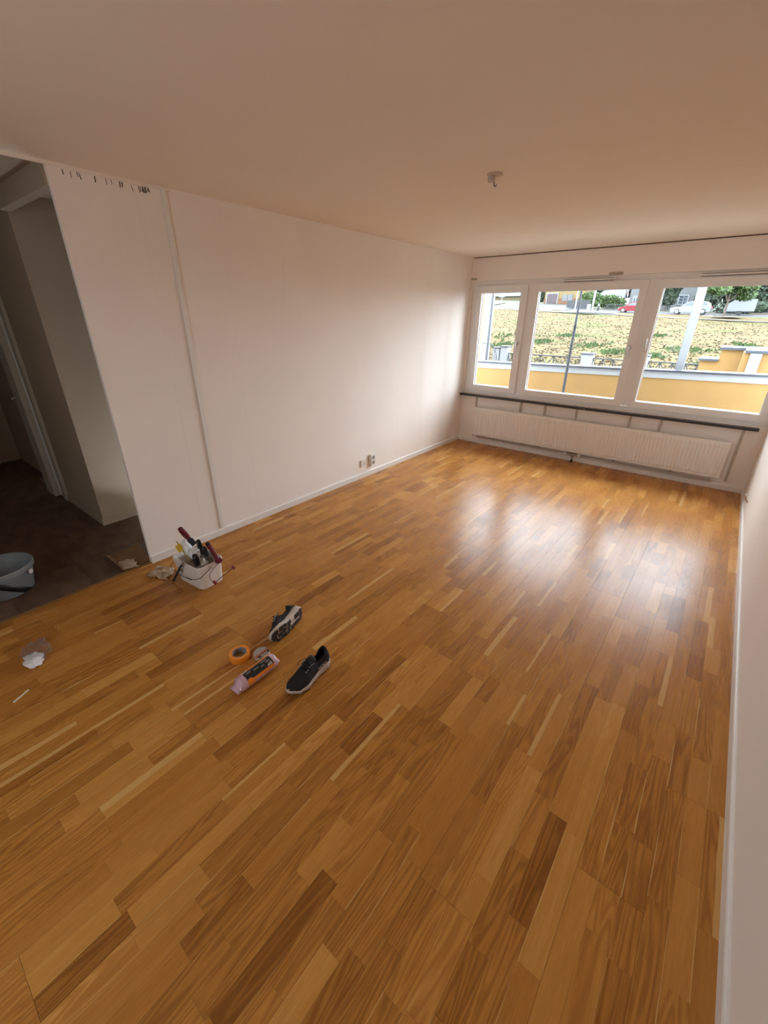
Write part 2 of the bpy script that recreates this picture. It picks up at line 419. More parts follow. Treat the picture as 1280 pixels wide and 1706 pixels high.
door = sroot('door_1')
MB().box((-2.00, -4.825, 0.0), (-1.90, -4.795, 2.12)).box((-2.98, -4.825, 2.04), (-2.0, -4.795, 2.12)).build('door_casing', mat('casing_cream', (0.50, 0.45, 0.36), 0.5, var=0.08), door, bevel=0.004)
MB().box((-2.10, -4.80, 0.0), (-2.0, -4.62, 2.06)).build('door_jamb', MATS['casing_cream'], door)
MB().box((-2.085, -4.826, 0.03), (-2.055, -4.800, 2.0)).build('weather_strip', mat('strip_white', (0.75, 0.74, 0.70), 0.4), door)
lf = MB().box((-2.34, -4.87, 0.012), (-2.10, -4.80, 2.03)).build('door_leaf', MATS['casing_cream'], door, bevel=0.003)
MB().tube([(-2.27, -4.87, 1.02), (-2.27, -4.91, 1.02), (-2.20, -4.915, 1.02)], .009, 8).build('door_handle', M_metal, lf, smooth=True)
MB().box((-2.9, -4.81, 0.0), (-1.93, -4.70, 0.010)).build('threshold', mat('threshold_worn', (0.30, 0.24, 0.17), 0.5, var=0.4, vscale=15), door)
hd = sroot('door_2')
hl = MB().box((XH, -5.9, 0.01), (XH + .04, -5.02, 2.05)).build('door_leaf', MATS['casing_cream'], hd, bevel=.003)
MB().box((XH, -5.02, 0), (XH + .055, -4.94, 2.12)).box((XH, -5.98, 0), (XH + .055, -5.9, 2.12)).build('door_casing', MATS['casing_cream'], hd, bevel=.003)
MB().tube([(XH + .04, -5.12, 1.03), (XH + .085, -5.12, 1.03), (XH + .09, -5.22, 1.03)], .009, 8).build('door_handle', M_metal, hl, smooth=True)

# ------------------------------------------------------------------ radiator
rad = thing('radiator', 'long low white ribbed panel radiator under the window sill', 'radiator', (1.83, -0.07, 0.0))
rx_a, rx_b, rz_a, rz_b, ry = 0.295, 3.362, 0.145, 0.552, -0.105
mb = MB(); prof = []
n_r = 80; pitch = (rx_b - rx_a - 0.05) / n_r
for i in range(n_r):
    x = rx_a + 0.025 + i * pitch
    prof += [(x, 0.0), (x + pitch*.22, -0.0055), (x + pitch*.62, -0.0055), (x + pitch*.84, 0.0)]
prof = [(rx_a, 0.0)] + prof + [(rx_b, 0.0)]
za, zb = rz_a + 0.03, rz_b - 0.03
vv, ff = [], []
for x, d in prof:
    vv += [(x, ry, rz_a + .004), (x, ry + d * 0.0, za - .008), (x, ry + d, za + .006), (x, ry + d, zb - .006), (x, ry, zb + .008), (x, ry, rz_b - .004)]
for i in range(len(prof) - 1):
    for k in range(5): ff.append((i*6 + k, (i+1)*6 + k, (i+1)*6 + k + 1, i*6 + k + 1))
mb.add(vv, ff); mb.build('front_panel', M_rad, rad)
MB().box((rx_a, ry + .0005, rz_a), (rx_b, ry + .010, rz_b)).box((rx_a, -0.052, rz_a), (rx_b, -0.044, rz_b)).build('back_panel', M_rad, rad, bevel=.003)
for x in (rx_a, rx_b - .004): MB().box((x, ry + .004, rz_a + .01), (x + .004, -0.044, rz_b - .005)).build('side_cover', M_rad, rad)
mb = MB().box((rx_a, ry + .003, rz_b - .004), (rx_b, ry + .012, rz_b + .004)).box((rx_a, -0.052, rz_b - .004), (rx_b, -0.044, rz_b + .004))
for i in range(60):
    x = rx_a + (rx_b - rx_a) * (i + .2) / 60; mb.box((x, ry + .010, rz_b - .002), (x + .03, -0.05, rz_b + .002))
mb.build('top_grille', M_rad, rad)
for x in (0.26, 0.955, 1.295, 1.71, 2.34, 2.665, 3.43):
    MB().box((x - .011, -0.018, 0.46 if .3 < x < 3.36 else .10), (x + .011, 0.0, 0.698)).build('wall_bracket', mat('bracket_beige', (0.55, 0.47, 0.37), 0.6, var=0.25, vscale=25), rad, bevel=.002)
pm = mat('pipe_paint', (0.55, 0.50, 0.43), 0.45, var=0.15, vscale=14)
MB().tube([(0.33, -0.035, 0.098), (1.74, -0.035, 0.095)], .011, 10).tube([(1.86, -0.035, 0.092), (3.30, -0.035, 0.086)], .011, 10).build('supply_pipe', pm, rad, smooth=True)
for x in (0.62, 1.05, 1.295, 2.27, 2.9):
    MB().box((x - .008, -0.05, 0.08), (x + .008, -0.0, 0.112)).build('pipe_clip', MATS['bracket_beige'], rad, bevel=.002)
vp = MB().tube([(1.70, -0.05, 0.10), (1.76, -0.052, 0.10), (1.84, -0.05, 0.10)], .017, 12).tube([(1.775, -0.052, 0.10), (1.775, -0.052, 0.012)], .010, 10).tube([(1.83, -0.055, 0.10), (1.83, -0.055, 0.155)], .012, 10)
vp = vp.build('valve_body', mat('brass_valve', (0.42, 0.36, 0.26), 0.35, metal=0.7, var=0.3, vscale=60), rad, smooth=True)
MB().tube([(1.70, -0.05, 0.10), (1.66, -0.05, 0.10)], .02, 12).build('valve_cap', M_gloss, vp, smooth=True)
MB().tube([(1.855, -0.06, 0.09), (1.855, -0.06, 0.135)], .018, 12).build('valve_cap', M_gloss, vp, smooth=True)
MB().tube([(1.775, -0.052, 0.03), (1.775, -0.052, 0.0)], .016, 12).build('pipe_collar', M_black, vp, smooth=True)

# ------------------------------------------------------------------ small fittings
def plate(name, x0, x1, z0, z1, label):
    o = thing(name, label, 'bracket', ((x0 + x1)/2, 0, (z0+z1)/2))
    MB().box((x0, -0.008, z0), (x1, 0.0, z1)).build('plate', mat('bracket_grey', (0.50, 0.45, 0.38), 0.5, var=0.2, vscale=30), o, bevel=.002)
    MB().box((x0 + .01, -0.016, z0 + .006), (x1 - .01, -0.007, z0 + .012)).build('rail_lip', MATS['bracket_grey'], o)
    for x in (x0 + .02, x1 - .02): MB().lathe([(0, 0), (.004, 0), (.003, .003), (0, .003)], 10, Matrix.Translation((x, -.008, z1 - .009)) @ Matrix.Rotation(math.pi/2, 4, 'X')).build('screw', M_metal, o)
plate('curtain_bracket', 0.006, 0.088, 2.232, 2.256, 'small beige curtain rail bracket above the narrow window sash in the corner')
plate('curtain_bracket', 1.758, 1.905, 2.216, 2.244, 'beige curtain rail bracket on the wall above the middle window sash')

s1 = thing('wall_socket', 'flat square white telephone socket with three dark holes above the skirting', 'socket', (0, -2.319, 0.183))
MB().box((0, -2.364, 0.138), (0.016, -2.274, 0.228)).build('cover', M_gloss, s1, bevel=.004)
for dy, dz in ((-.016, -.012), (.016, -.012), (0, .012)): MB().lathe([(0, 0), (.0065, 0), (.0065, .001), (0, .001)], 10, Matrix.Translation((.016, -2.319 + dy, .183 + dz)) @ Matrix.Rotation(math.pi/2, 4, 'Y')).build('contact_hole', mat('socket_hole', (.10, .09, .08), .6), s1)
s2 = thing('wall_socket', 'deep white surface-mounted double power socket beside the flat socket', 'socket', (0, -2.165, 0.19))
MB().box((0, -2.207, 0.118), (0.040, -2.123, 0.262)).build('housing', M_gloss, s2, bevel=.006)
for dz in (-.031, .031):
    c = MB().lathe([(.023, .0), (.023, .0015), (.019, .0015), (.018, -.010), (0, -.010)], 20, Matrix.Translation((.0402, -2.165, .19 + dz)) @ Matrix.Rotation(math.pi/2, 4, 'Y')).build('outlet', mat('outlet_grey', (.30, .29, .28), .5), s2, smooth=True)
    MB().lathe([(0, 0), (.021, 0), (.021, .0012), (0, .0012)], 20, Matrix.Translation((.0402, -2.165, .19 + dz)) @ Matrix.Rotation(math.pi/2, 4, 'Y')).build('outlet_well', MATS['outlet_grey'], c)

ch = thing('ceiling_hook', 'small white ceiling rose with a lamp hook and plastic outlet cup', 'lamp hook', (1.80, -3.18, H))
MB().lathe([(0, 0), (.045, 0), (.045, -.004), (.038, -.008), (0, -.008)], 28, Matrix.Translation((1.80, -3.18, H))).build('base_disc', mat('hook_shade_beige', (.55, .45, .36), .6), ch, smooth=True)  # darker beige stands in for shading on the white rose
MB().lathe([(0, -.008), (.021, -.008), (.020, -.034), (.016, -.038), (0, -.038)], 20, Matrix.Translation((1.785, -3.19, H))).build('outlet_cup', mat('hook_shade_beige', (.55, .45, .36), .6), ch, smooth=True)
MB().tube([(1.80, -3.185, H - .036), (1.802, -3.185, H - .052), (1.806, -3.183, H - .060), (1.812, -3.180, H - .058), (1.814, -3.179, H - .050)], .0028, 8).build('hook', M_dkmetal, ch, smooth=True)

pg = thing('cable_stub', 'short white cable stub poking out of the wall above the skirting near the radiator', 'cable', (W, -0.80, 0.2))
MB().tube([(W, -0.83, 0.17), (W - .02, -.82, .19), (W - .028, -.80, .225)], .006, 8).build('sheath', mat('cable_brown', (.35, .24, .18), .6), pg, smooth=True)
MB().tube([(W - .027, -.802, .221), (W - .032, -.795, .243)], .010, 10).build('end_cap', M_pvc, pg, smooth=True)

# ------------------------------------------------------------------ outside: balcony parapet (all outdoor colours darkened to offset strong daylight)
M_yel = mat('yellow_render', (0.1908, 0.1037, 0.0279), 0.85, var=0.10, vscale=3.5, bump=0.3, bscale=30)
M_ywhite = mat('white_render_dimmed', (0.1763, 0.1789, 0.1814), 0.8, var=0.06, vscale=5)
M_cap = mat('zinc_cap', (0.0320, 0.0336, 0.0424), 0.45, var=0.15, metal=0.3)
M_zinc = mat('zinc_roof', (0.0320, 0.0376, 0.0464), 0.45, var=0.15, metal=0.2)
M_iron = mat('black_iron', (0.0160, 0.0160, 0.0180), 0.6, var=0.3)
M_post = mat('white_post_dimmed', (0.1520, 0.1560, 0.1640), 0.5, var=0.04)  # white darkened so daylight does not blow it out
YW = 1.5
par = sroot('wall_parapet')
def pz(x): return 1.035 + 0.019 * x     # the parapet climbs slightly along the facade
def wedge(name, x0, x1, lo, hi, y0, y1, m, parent):
    v = []
    for x in (x0, x1):
        zl = lo if lo < -0.5 else pz(x) + lo
        v += [(x, y0, zl), (x, y1, zl), (x, y1, pz(x) + hi), (x, y0, pz(x) + hi)]
    return MB().add(v, [(0,1,2,3),(7,6,5,4),(0,4,5,1),(1,5,6,2),(2,6,7,3),(3,7,4,0)]).build(name, m, parent)
wedge('render_face', -4, 8, -1.0, -0.085, YW, YW + .16, M_yel, par)
wedge('white_band', -4, 8, -0.085, 0.0, YW - .012, YW + .165, M_ywhite, par)
wedge('metal_cap', -4, 8, 0.0, 0.028, YW - .03, YW + .19, M_cap, par)
struct(MB().box((-4, 0.28, -0.3), (8, YW, -0.05)).build('floor_balcony', mat('concrete', (0.2400, 0.2320, 0.2160), 0.85, var=0.2, vscale=3)))

dp = thing('pole', 'thin dark grey telescopic pole standing in front of the yellow parapet', 'pole', (1.19, 1.05, -0.05))
MB().tube([(1.19, 1.05, -0.05), (1.19, 1.05, 1.655)], .021, 12).build('lower_tube', M_dkmetal, dp, smooth=True)
MB().tube([(1.19, 1.05, 1.63), (1.19, 1.05, 1.68)], .025, 12).build('clamp', M_black, dp, smooth=True)
MB().tube([(1.19, 1.05, 1.64), (1.19, 1.05, 3.0)], .016, 12).build('upper_tube', M_dkmetal, dp, smooth=True)

wp = thing('flagpole', 'plain white square post rising behind the parapet outside the wide window', 'post', (2.545, 1.80, -3))
MB().box((2.492, 1.75, -3), (2.592, 1.85, 6.0)).build('shaft', M_post, wp, bevel=.006)
MB().box((2.44, 1.70, -3), (2.64, 1.90, -2.9)).build('foot_plate', M_post, wp, bevel=.006)

nb_ = thing('neighbour_building', 'yellow rendered wall end with white pilaster and dark downpipe beyond the narrow sash', 'building', (-5.5, 8.1, -4))
MB().box((-9, 8.0, -4), (-3.72, 8.22, 6.5)).build('wall', M_yel, nb_)
MB().box((-3.72, 7.96, -4), (-3.50, 8.24, 6.5)).build('corner_pilaster', M_post, nb_)
MB().tube([(-3.455, 7.98, -4), (-3.455, 7.98, 6.4)], .03, 10).build('downpipe', M_dkmetal, nb_, smooth=True)

# curled iron handrail in front of that building
hr = thing('iron_handrail', 'curved black iron stair handrail beside the white gate pillars', 'railing', (-3.2, 7.4, 0))
P0 = [px(u, v, 1, 7.4) for u, v in ((804, 571), (812, 572), (818, 573), (822, 576), (825, 582), (827, 590), (828, 600))]
MB().tube(P0, .012, 8).build('top_rail', M_iron, hr, smooth=True)
for k in range(6):
    p = P0[k]; MB().tube([p, (p.x, p.y, p.z - 1.2)], .008, 6).build('baluster', M_iron, hr)

# ------------------------------------------------------------------ ground
def zg(x, Y):
    pts = [(2.0, -3.2), (9.0, -1.2), (14.0, -0.42), (22.0, -0.05), (60.0, 1.75 - 0.047 * x), (72.0, 2.35 - 0.032 * x), (95.0, 3.45 - 0.042 * x), (160, 6.5 - .045 * x)]
    if Y <= pts[0][0]: return pts[0][1]
    for (a, za_), (b, zb_) in zip(pts[:-1], pts[1:]):
        if Y <= b:
            t = (Y - a) / (b - a); return za_ + (zb_ - za_) * t
    return pts[-1][1]
def ground(name, x0, x1, y0, y1, nx, ny, m, amp=0.0, lift=0.0, fr=0.4):
    v, f = [], []
    for j in range(ny + 1):
        for i in range(nx + 1):
            x = x0 + (x1 - x0) * i / nx; y = y0 + (y1 - y0) * j / ny
            v.append((x, y, zg(x, y) + lift + amp * noise.noise((x * fr, y * fr, 1.3))))
    for j in range(ny):
        for i in range(nx): a = j * (nx + 1) + i; f.append((a, a + 1, a + nx + 2, a + nx + 1))
    return MB().add(v, f).build(name, m, None, smooth='all')
def lawn_mat():
    m = bpy.data.materials.new('dry_lawn'); m.use_nodes = True
    n, l = m.node_tree.nodes, m.node_tree.links; b = n['Principled BSDF']
    g = n.new('ShaderNodeNewGeometry'); mp = n.new('ShaderNodeMapping'); mp.inputs['Scale'].default_value = (0.55, 0.9, 1); l.new(g.outputs['Position'], mp.inputs[0])
    def nz(sc, d, w=0.0):
        x = n.new('ShaderNodeTexNoise'); x.inputs['Scale'].default_value = sc; x.inputs['Detail'].default_value = d; x.inputs['Distortion'].default_value = w
        l.new(mp.outputs[0], x.inputs['Vector']); return x.outputs['Fac']
    r1 = n.new('ShaderNodeValToRGB'); e = r1.color_ramp.elements
    e[0].position = .40; e[0].color = (0.050, 0.033, 0.011, 1); e[1].position = .60; e[1].color = (0.084, 0.060, 0.025, 1)
    l.new(nz(1.1, 9, .5), r1.inputs[0])
    r2 = n.new('ShaderNodeValToRGB'); e = r2.color_ramp.elements
    e[0].position = .53; e[0].color = (0, 0, 0, 1); e[1].position = .68; e[1].color = (1, 1, 1, 1)
    l.new(nz(0.33, 5, .3), r2.inputs[0])
    mx = n.new('ShaderNodeMix'); mx.data_type = 'RGBA'; l.new(r2.outputs[0], mx.inputs['Factor']); l.new(r1.outputs[0], mx.inputs['A'])
    mx.inputs['B'].default_value = (0.044, 0.049, 0.0115, 1)
    l.new(mx.outputs['Result'], b.inputs['Base Color']); b.inputs['Roughness'].default_value = .95; b.inputs['Specular IOR Level'].default_value = .1
    bp = n.new('ShaderNodeBump'); bp.inputs['Strength'].default_value = .3; bp.inputs['Distance'].default_value = .10; l.new(nz(3.0, 6), bp.inputs['Height']); l.new(bp.outputs[0], b.inputs['Normal'])
    return m
M_lawn = lawn_mat()  # grass tones darkened to balance daylight against the room
lawn = struct(ground('lawn', -70, 45, 2.0, 70.5, 150, 130, M_lawn, 0.10))
M_asph = mat('asphalt', (0.0180, 0.0168, 0.0168), .9, var=.15, vscale=2)
M_path = mat('gravel_path', (0.0400, 0.0354, 0.0323), .95, var=.15, vscale=2)
struct(ground('street', -80, 60, 70.5, 79, 60, 4, M_asph, 0, 0.0))
struct(ground('ground_behind', -120, 90, 79, 160, 40, 20, mat('verge', (0.0432, 0.0408, 0.0132), .95, var=.4, vscale=.5), 0, -0.02))
struct(ground('footpath', -70, 45, 59.6, 60.9, 80, 2, M_path, 0, 0.09))
def patch(name, pts, m, lift):   # a gravel apron on the slope
    v = [(x, y, zg(x, y) + lift) for x, y in pts]
    return struct(MB().add(v + [(sum(a[0] for a in v)/len(v), sum(a[1] for a in v)/len(v), sum(a[2] for a in v)/len(v))], [(i, (i+1) % len(v), len(v)) for i in range(len(v))]).build(name, m))
patch('gravel_apron', [(-18.6, 61), (-10.2, 61), (-12.2, 66), (-14.0, 70.4), (-17.6, 70.4), (-18.2, 66)], M_path, .16)
patch('driveway', [(-36, 72), (-21, 72), (-24, 93), (-33, 93)], M_path, .06)
patch('pink_gravel_bank', [(-44, 78), (-37.5, 78), (-40, 92), (-46, 92)], mat('pink_gravel', (0.0480, 0.0336, 0.0264), .95, var=.1), .1)

# grass tufts, uncountable
random.seed(21); v, f = [], []
M_tuft = mat('grass_blades', (0.075, 0.054, 0.022), .9, col2=(0.046, 0.031, 0.010), vscale=.8)
for k in range(4000):
    Y = 15 + 44 * random.random() ** 1.5; x = -0.62 * Y * random.random() + 0.13 * Y + random.uniform(-2, 3)
    z = zg(x, Y) + 0.10 * noise.noise((x * .4, Y * .4, 1.3)); o = len(v)
    for q in range(3):
        a = random.random() * 6.28; r = random.uniform(.03, .10); h = random.uniform(.03, .08)
        v += [(x - r * math.cos(a), Y - r * math.sin(a), z), (x + r * math.cos(a), Y + r * math.sin(a), z), (x + random.uniform(-.1, .1), Y + random.uniform(-.1, .1), z + h)]
        f.append((o + q*3, o + q*3 + 1, o + q*3 + 2))
MB().add(v, f).build('grass', M_tuft, lawn, kind='stuff')
M_green = mat('green_weeds', (0.0286, 0.0520, 0.0072), .9, col2=(0.0169, 0.0312, 0.0039), vscale=3)
for k, (u, vv_, Y, wx) in enumerate(((850, 548, 30, 2.4), (838, 560, 24, 1.2), (905, 555, 27, .8), (950, 545, 32, .8), (990, 556, 26, 1.0), (1030, 564, 23, .8), (1150, 562, 26, 1.5), (1096, 574, 22, .5), (1195, 584, 20, .8), (1100, 545, 35, .7), (1250, 551, 30, .6))):
    c = px(u, vv_, 1, Y); mb = MB(); o = thing('weed_patch', ['low bright green weed patch growing in the dry lawn'][0], 'weeds', (c.x, Y, zg(c.x, Y)), 0, 'green weed patches in the dry lawn')
    vv2, ff2 = [], []
    for q in range(90):
        x = c.x + random.gauss(0, wx * .45); y = Y + random.gauss(0, wx * .7); z = zg(x, y) + 0.10 * noise.noise((x * .4, y * .4, 1.3)); a = random.random() * 6.28; r = random.uniform(.06, .16); n0 = len(vv2)
        vv2 += [(x - r*math.cos(a), y - r*math.sin(a), z), (x + r*math.cos(a), y + r*math.sin(a), z), (x + random.uniform(-.1, .1), y, z + random.uniform(.08, .22))]; ff2.append((n0, n0+1, n0+2))
    lv = mb.add(vv2, ff2).build('leaves', M_green, o, kind='stuff')

# ------------------------------------------------------------------ fence with white pillars along the foot of the lawn
YF = 14.0
pil = []
for k, (u0, u1, vt, lab) in enumerate(((826, 836, 580, 'white rendered gate pillar with dark cap, next to the curved handrail'), (838, 849, 578, 'white rendered gate pillar with dark cap, behind the narrow sash'), (862, 880, 588, 'white fence pillar with dark cap at the foot of the dry lawn'), (972, 990, 590, 'white fence pillar with dark cap at the foot of the dry lawn'), (1078, 1083, 594, 'white fence pillar with dark cap at the foot of the dry lawn'))):
    a, b = px(u0, vt, 1, YF), px(u1, vt, 1, YF)
    if k == 4: a.x = b.x - 0.45
    o = thing('fence_pillar', lab, 'pillar', ((a.x + b.x)/2, YF, -1.2), 0, 'white fence pillars' if k > 1 else None)
    MB().box((a.x, YF - .22, -1.2), (b.x, YF + .22, a.z)).build('shaft', M_post, o)
    MB().box((a.x - .03, YF - .25, a.z), (b.x + .03, YF + .25, a.z + .06)).build('cap', M_cap, o)
    pil.append(((a.x + b.x)/2, (b.x - a.x)/2, a.z))
def xfence(x0, x1, ztop, n, label):
    o = thing('iron_fence', label, 'fence', ((x0+x1)/2, YF, ztop - .9))
    MB().tube([(x0, YF, ztop), (x1, YF, ztop)], .026, 6).build('top_rail', M_iron, o)
    MB().tube([(x0, YF, ztop - .75), (x1, YF, ztop - .75)], .014, 6).build('bottom_rail', M_iron, o)
    w = (x1 - x0) / n
    for i in range(n):
        xa, xb = x0 + i*w, x0 + (i+1)*w
        MB().tube([(xa, YF, ztop), (xb, YF, ztop - .75)], .017, 5).build('brace', M_iron, o)
        MB().tube([(xa, YF, ztop - .75), (xb, YF, ztop)], .017, 5).build('brace', M_iron, o)
    for i in range(n + 1): MB().tube([(x0 + i*w, YF, ztop + .01), (x0 + i*w, YF, -1.2)], .022, 6).build('post', M_iron, o)
zt = pil[2][2]
xfence(pil[1][0] + pil[1][1], pil[2][0] - pil[2][1], zt - .04, 2, 'black iron fence with crossed bars between gate and fence pillars')
xfence(pil[2][0] + pil[2][1], pil[3][0] - pil[3][1], zt - .04, 4, 'black iron crossed-bar fence bay directly behind the thin dark pole')
xfence(pil[3][0] + pil[3][1], pil[4][0] - pil[4][1], zt - .05, 4, 'black iron crossed-bar fence bay standing between the dark pole and the white post')
xfence(pil[4][0] + pil[4][1], px(1166, 603, 1, YF).x, zt - .05, 4, 'black iron fence with crossed bars ending at the stepped yellow wall')

# ------------------------------------------------------------------ stepped yellow wall and low zinc roofs on the right
st = thing('stepped_wall', 'stepped yellow rendered wall with pale zinc cappings outside the wide window', 'wall', (3.0, 5.2, -3))
a0, a1 = px(1167, 600, 1, 5.2), px(1198, 598, 1, 5.2); b0, b1 = px(1200, 582, 1, 5.2), px(1241, 582, 1, 5.2)
MB().box((a0.x, 5.2, -3), (a1.x, 5.7, a0.z)).build('low_wall', M_yel, st)
MB().box((a0.x - .03, 5.12, a0.z), (a1.x, 5.78, a0.z + .04)).build('low_capping', M_zinc, st)
MB().box((a1.x, 5.2, -3), (b1.x, 5.7, b0.z)).build('high_wall', M_yel, st)
MB().box((b1.x, 4.3, -3), (b1.x + .42, 5.7, b0.z)).build('return_wall', M_yel, st)
MB().box((a1.x - .03, 5.12, b0.z), (b1.x + .02, 5.80, b0.z + .045)).build('high_capping', M_zinc, st)
MB().box((b1.x + .02, 4.25, b0.z), (b1.x + .47, 5.80, b0.z + .045)).build('return_capping', M_zinc, st)
MB().box((b1.x + .10, 4.20, -3), (b1.x + .26, 4.30, b0.z - .005)).build('white_pilaster', M_post, st)
an = thing('roof_annex', 'low white annex with grey zinc roof and black vent pipe by the stepped wall', 'annex', (4.6, 4.8, -3))
MB().box((b1.x + .48, 4.5, -3), (6.2, 7.0, 1.18)).build('wall', M_ywhite, an)
MB().prism([(b1.x + .44, 1.18), (6.3, 1.18), (6.3, 1.62), (5.2, 1.60)], 4.4, 7.1, axis=1).build('roof', M_zinc, an)
MB().box((b1.x + .44, 4.36, 1.16), (6.3, 4.42, 1.22)).build('fascia', M_post, an)
MB().lathe([(0, 1.25), (.07, 1.25), (.07, 1.55), (.10, 1.55), (.10, 1.62), (0, 1.64)], 14, Matrix.Translation((b1.x + .78, 5.4, 0))).build('vent_pipe', M_black, an)

# ------------------------------------------------------------------ vehicles
M_tyre = mat('tyre', (0.0160, 0.0160, 0.0160), .8); M_cglass = mat('car_glass', (0.028, 0.036, 0.040), .08, var=.1)
M_hub = mat('hubcap', (0.2000, 0.2000, 0.2000), .35, metal=.6)
def car(name, label, loc, L, Wd, Ht, kind, paint, heading=math.pi):
    """body is drawn with its nose at +x and then turned"""
    root = thing(name, label, 'car' if kind != 'van' else 'van', loc, heading)
    M0 = Matrix.Translation(loc) @ Matrix.Rotation(heading, 4, 'Z')
    if kind == 'suv':
        low = [(-.5, .28), (-.5, .55), (-.47, .60), (.12, .62), (.40, .56), (.48, .46), (.5, .30), (.48, .18), (-.48, .18)]
        cab = [(-.475, .60), (-.45, .80), (-.38, .94), (-.25, 1.0), (.0, .99), (.09, .93), (.25, .61)]
    elif kind == 'hatch':
        low = [(-.5, .28), (-.5, .52), (-.46, .60), (.15, .62), (.40, .54), (.48, .42), (.5, .28), (.47, .17), (-.47, .17)]
        cab = [(-.47, .60), (-.42, .82), (-.33, .95), (-.18, 1.0), (.02, .98), (.10, .92), (.27, .61)]
    else:
        low = [(-.5, .2), (-.5, .55), (-.49, .60), (.30, .60), (.44, .50), (.5, .40), (.5, .22), (.47, .15), (-.48, .15)]
        cab = [(-.49, .60), (-.48, .97), (-.45, 1.0), (.05, 1.0), (.12, .97), (.33, .60)]
    def shell(poly, w0, w1, z0, z1):
        rings = []
        for s in (-1, -.86, .86, 1):
            k = 1.0 if abs(s) < 1 else .96
            rings.append([M0 @ Vector((x * L * (k if abs(s) == 1 else 1), s * (w0 + (w1 - w0) * max(0, (z - z0) / (z1 - z0))) / 2, z * Ht)) for x, z in poly])
        return MB().loft(rings)
    shell(low, Wd, Wd * .98, .15, .62).build('body', paint, root, smooth=True)
    shell(cab, Wd * .95, Wd * .74, .60, 1.0).build('cabin', paint, root, smooth=True)
    def quad(pts, nm, m, push=.012):
        for s in (-1, 1):
            vv_ = []
            for x, z in pts:
                w = (Wd * .95 + (Wd * .74 - Wd * .95) * max(0, (z - .60) / .40)) / 2
                vv_ += [M0 @ Vector((x * L, s * (w + push), z * Ht)), M0 @ Vector((x * L, s * (w - .02), z * Ht))]
            n = len(pts)
            MB().add(vv_, [tuple(2*i for i in range(n))] + [(2*i, 2*((i+1) % n), 2*((i+1) % n) + 1, 2*i + 1) for i in range(n)]).build(nm, m, root)
    if kind == 'van': quad([(.10, .66), (.28, .66), (.14, .92), (.10, .92)], 'side_window', M_cglass)
    else:
        quad([(-.15, .65), (-.15, .93), (.02, .92), (.08, .88), (.195, .65)], 'front_side_window', M_cglass)
        quad([(-.40, .68), (-.35, .88), (-.27, .93), (-.17, .93), (-.17, .65)], 'rear_side_window', M_cglass)
    x0, z0, x1, z1 = (.265, .63, .105, .92) if kind != 'van' else (.335, .63, .14, .95)
    ws = []
    for s, x, z in ((-1, x0, z0), (1, x0, z0), (1, x1, z1), (-1, x1, z1)):
        w = (Wd * .95 - Wd * .21 * (z - .6) / .4) / 2 * .9; ws.append(M0 @ Vector((x * L + .012, s * w, z * Ht)))
    ws += [p - M0.to_3x3() @ Vector((.03, 0, .03)) for p in ws]
    MB().add(ws, [(0,1,2,3),(0,1,5,4),(1,2,6,5),(2,3,7,6),(3,0,4,7)]).build('windscreen', M_cglass, root)
    for s in (-1, 1):
        MB().box((.455 * L, s * .36 * Wd - .15, .40 * Ht), (.492 * L, s * .36 * Wd + .15, .49 * Ht), M0).build('headlight', M_hub, root, bevel=.02)
        MB().box((-.502 * L, s * .42 * Wd - .08, .44 * Ht), (-.48 * L, s * .42 * Wd + .08, .60 * Ht), M0).build('tail_light', mat('tail_red', (0.2400, 0.0160, 0.0160), .3), root)
        for x in (-.31, .31):
            R_ = .215 * Ht if kind != 'van' else .16 * Ht
            Mw = M0 @ Matrix.Translation((x * L, s * Wd * .47, R_)) @ Matrix.Rotation(-s * math.pi/2, 4, 'X')
            wh = MB().lathe([(R_ * .6, .06), (R_ * .9, .06), (R_, .03), (R_, -.14), (R_ * .6, -.16)], 20, Mw).build('wheel', M_tyre, root, smooth=True)
            MB().lathe([(0, .075), (R_ * .3, .07), (R_ * .62, .055), (R_ * .62, -.05), (0, -.05)], 16, Mw).build('hubcap', M_hub, wh, smooth=True)
    return root
YS = 72.5
a, b = px(1115, 524, 1, YS), px(1183, 526, 1, YS)
Lx = b.x - a.x; cx_ = (a.x + b.x) / 2
car('parked_suv', 'white estate SUV parked on the street below the pale grey house', (cx_, YS, zg(cx_, YS)), Lx, 1.85, 1.68, 'suv', mat('car_white_dimmed', (0.1283, 0.1319, 0.1391), .25, var=.03, spec=.25))  # white car paint darkened to hold its shape in daylight
r = px(1030, 521, 1, YS)
car('parked_hatchback', 'red hatchback parked on the street beside the green hedge', (r.x + 2.0, YS, zg(r.x + 2.0, YS)), 4.0, 1.72, 1.48, 'hatch', mat('car_red', (0.1088, 0.0040, 0.0080), .35, var=.05, spec=.2))
vn = px(1021, 489, 1, 92)
car('parked_van', 'white van standing behind the green hedge', (vn.x, 92, vn.z - 1.2), 5.2, 2.0, 2.4, 'van', MATS['car_white_dimmed'], math.pi * 1.0)
ta, tb = px(1203, 526, 1, 75), px(1254, 528, 1, 75)
tr = thing('box_trailer', 'white boxy cargo trailer parked behind the young street tree', 'trailer', ((ta.x + tb.x)/2, 75, zg((ta.x+tb.x)/2, 75)))
tz = zg((ta.x + tb.x)/2, 75); x0, x1 = ta.x, tb.x
MB().prism([(x0, tz + .45), (x1, tz + .45), (x1, tz + 1.95), (x0 + 1.1, tz + 1.98), (x0 + .05, tz + 1.2)], 74.1, 75.9, axis=1).build('box_body', MATS['car_white_dimmed'], tr, bevel=.05)
MB().box((x0 + .1, 74.2, tz + .36), (x1 - .05, 75.8, tz + .46)).build('chassis', M_iron, tr)
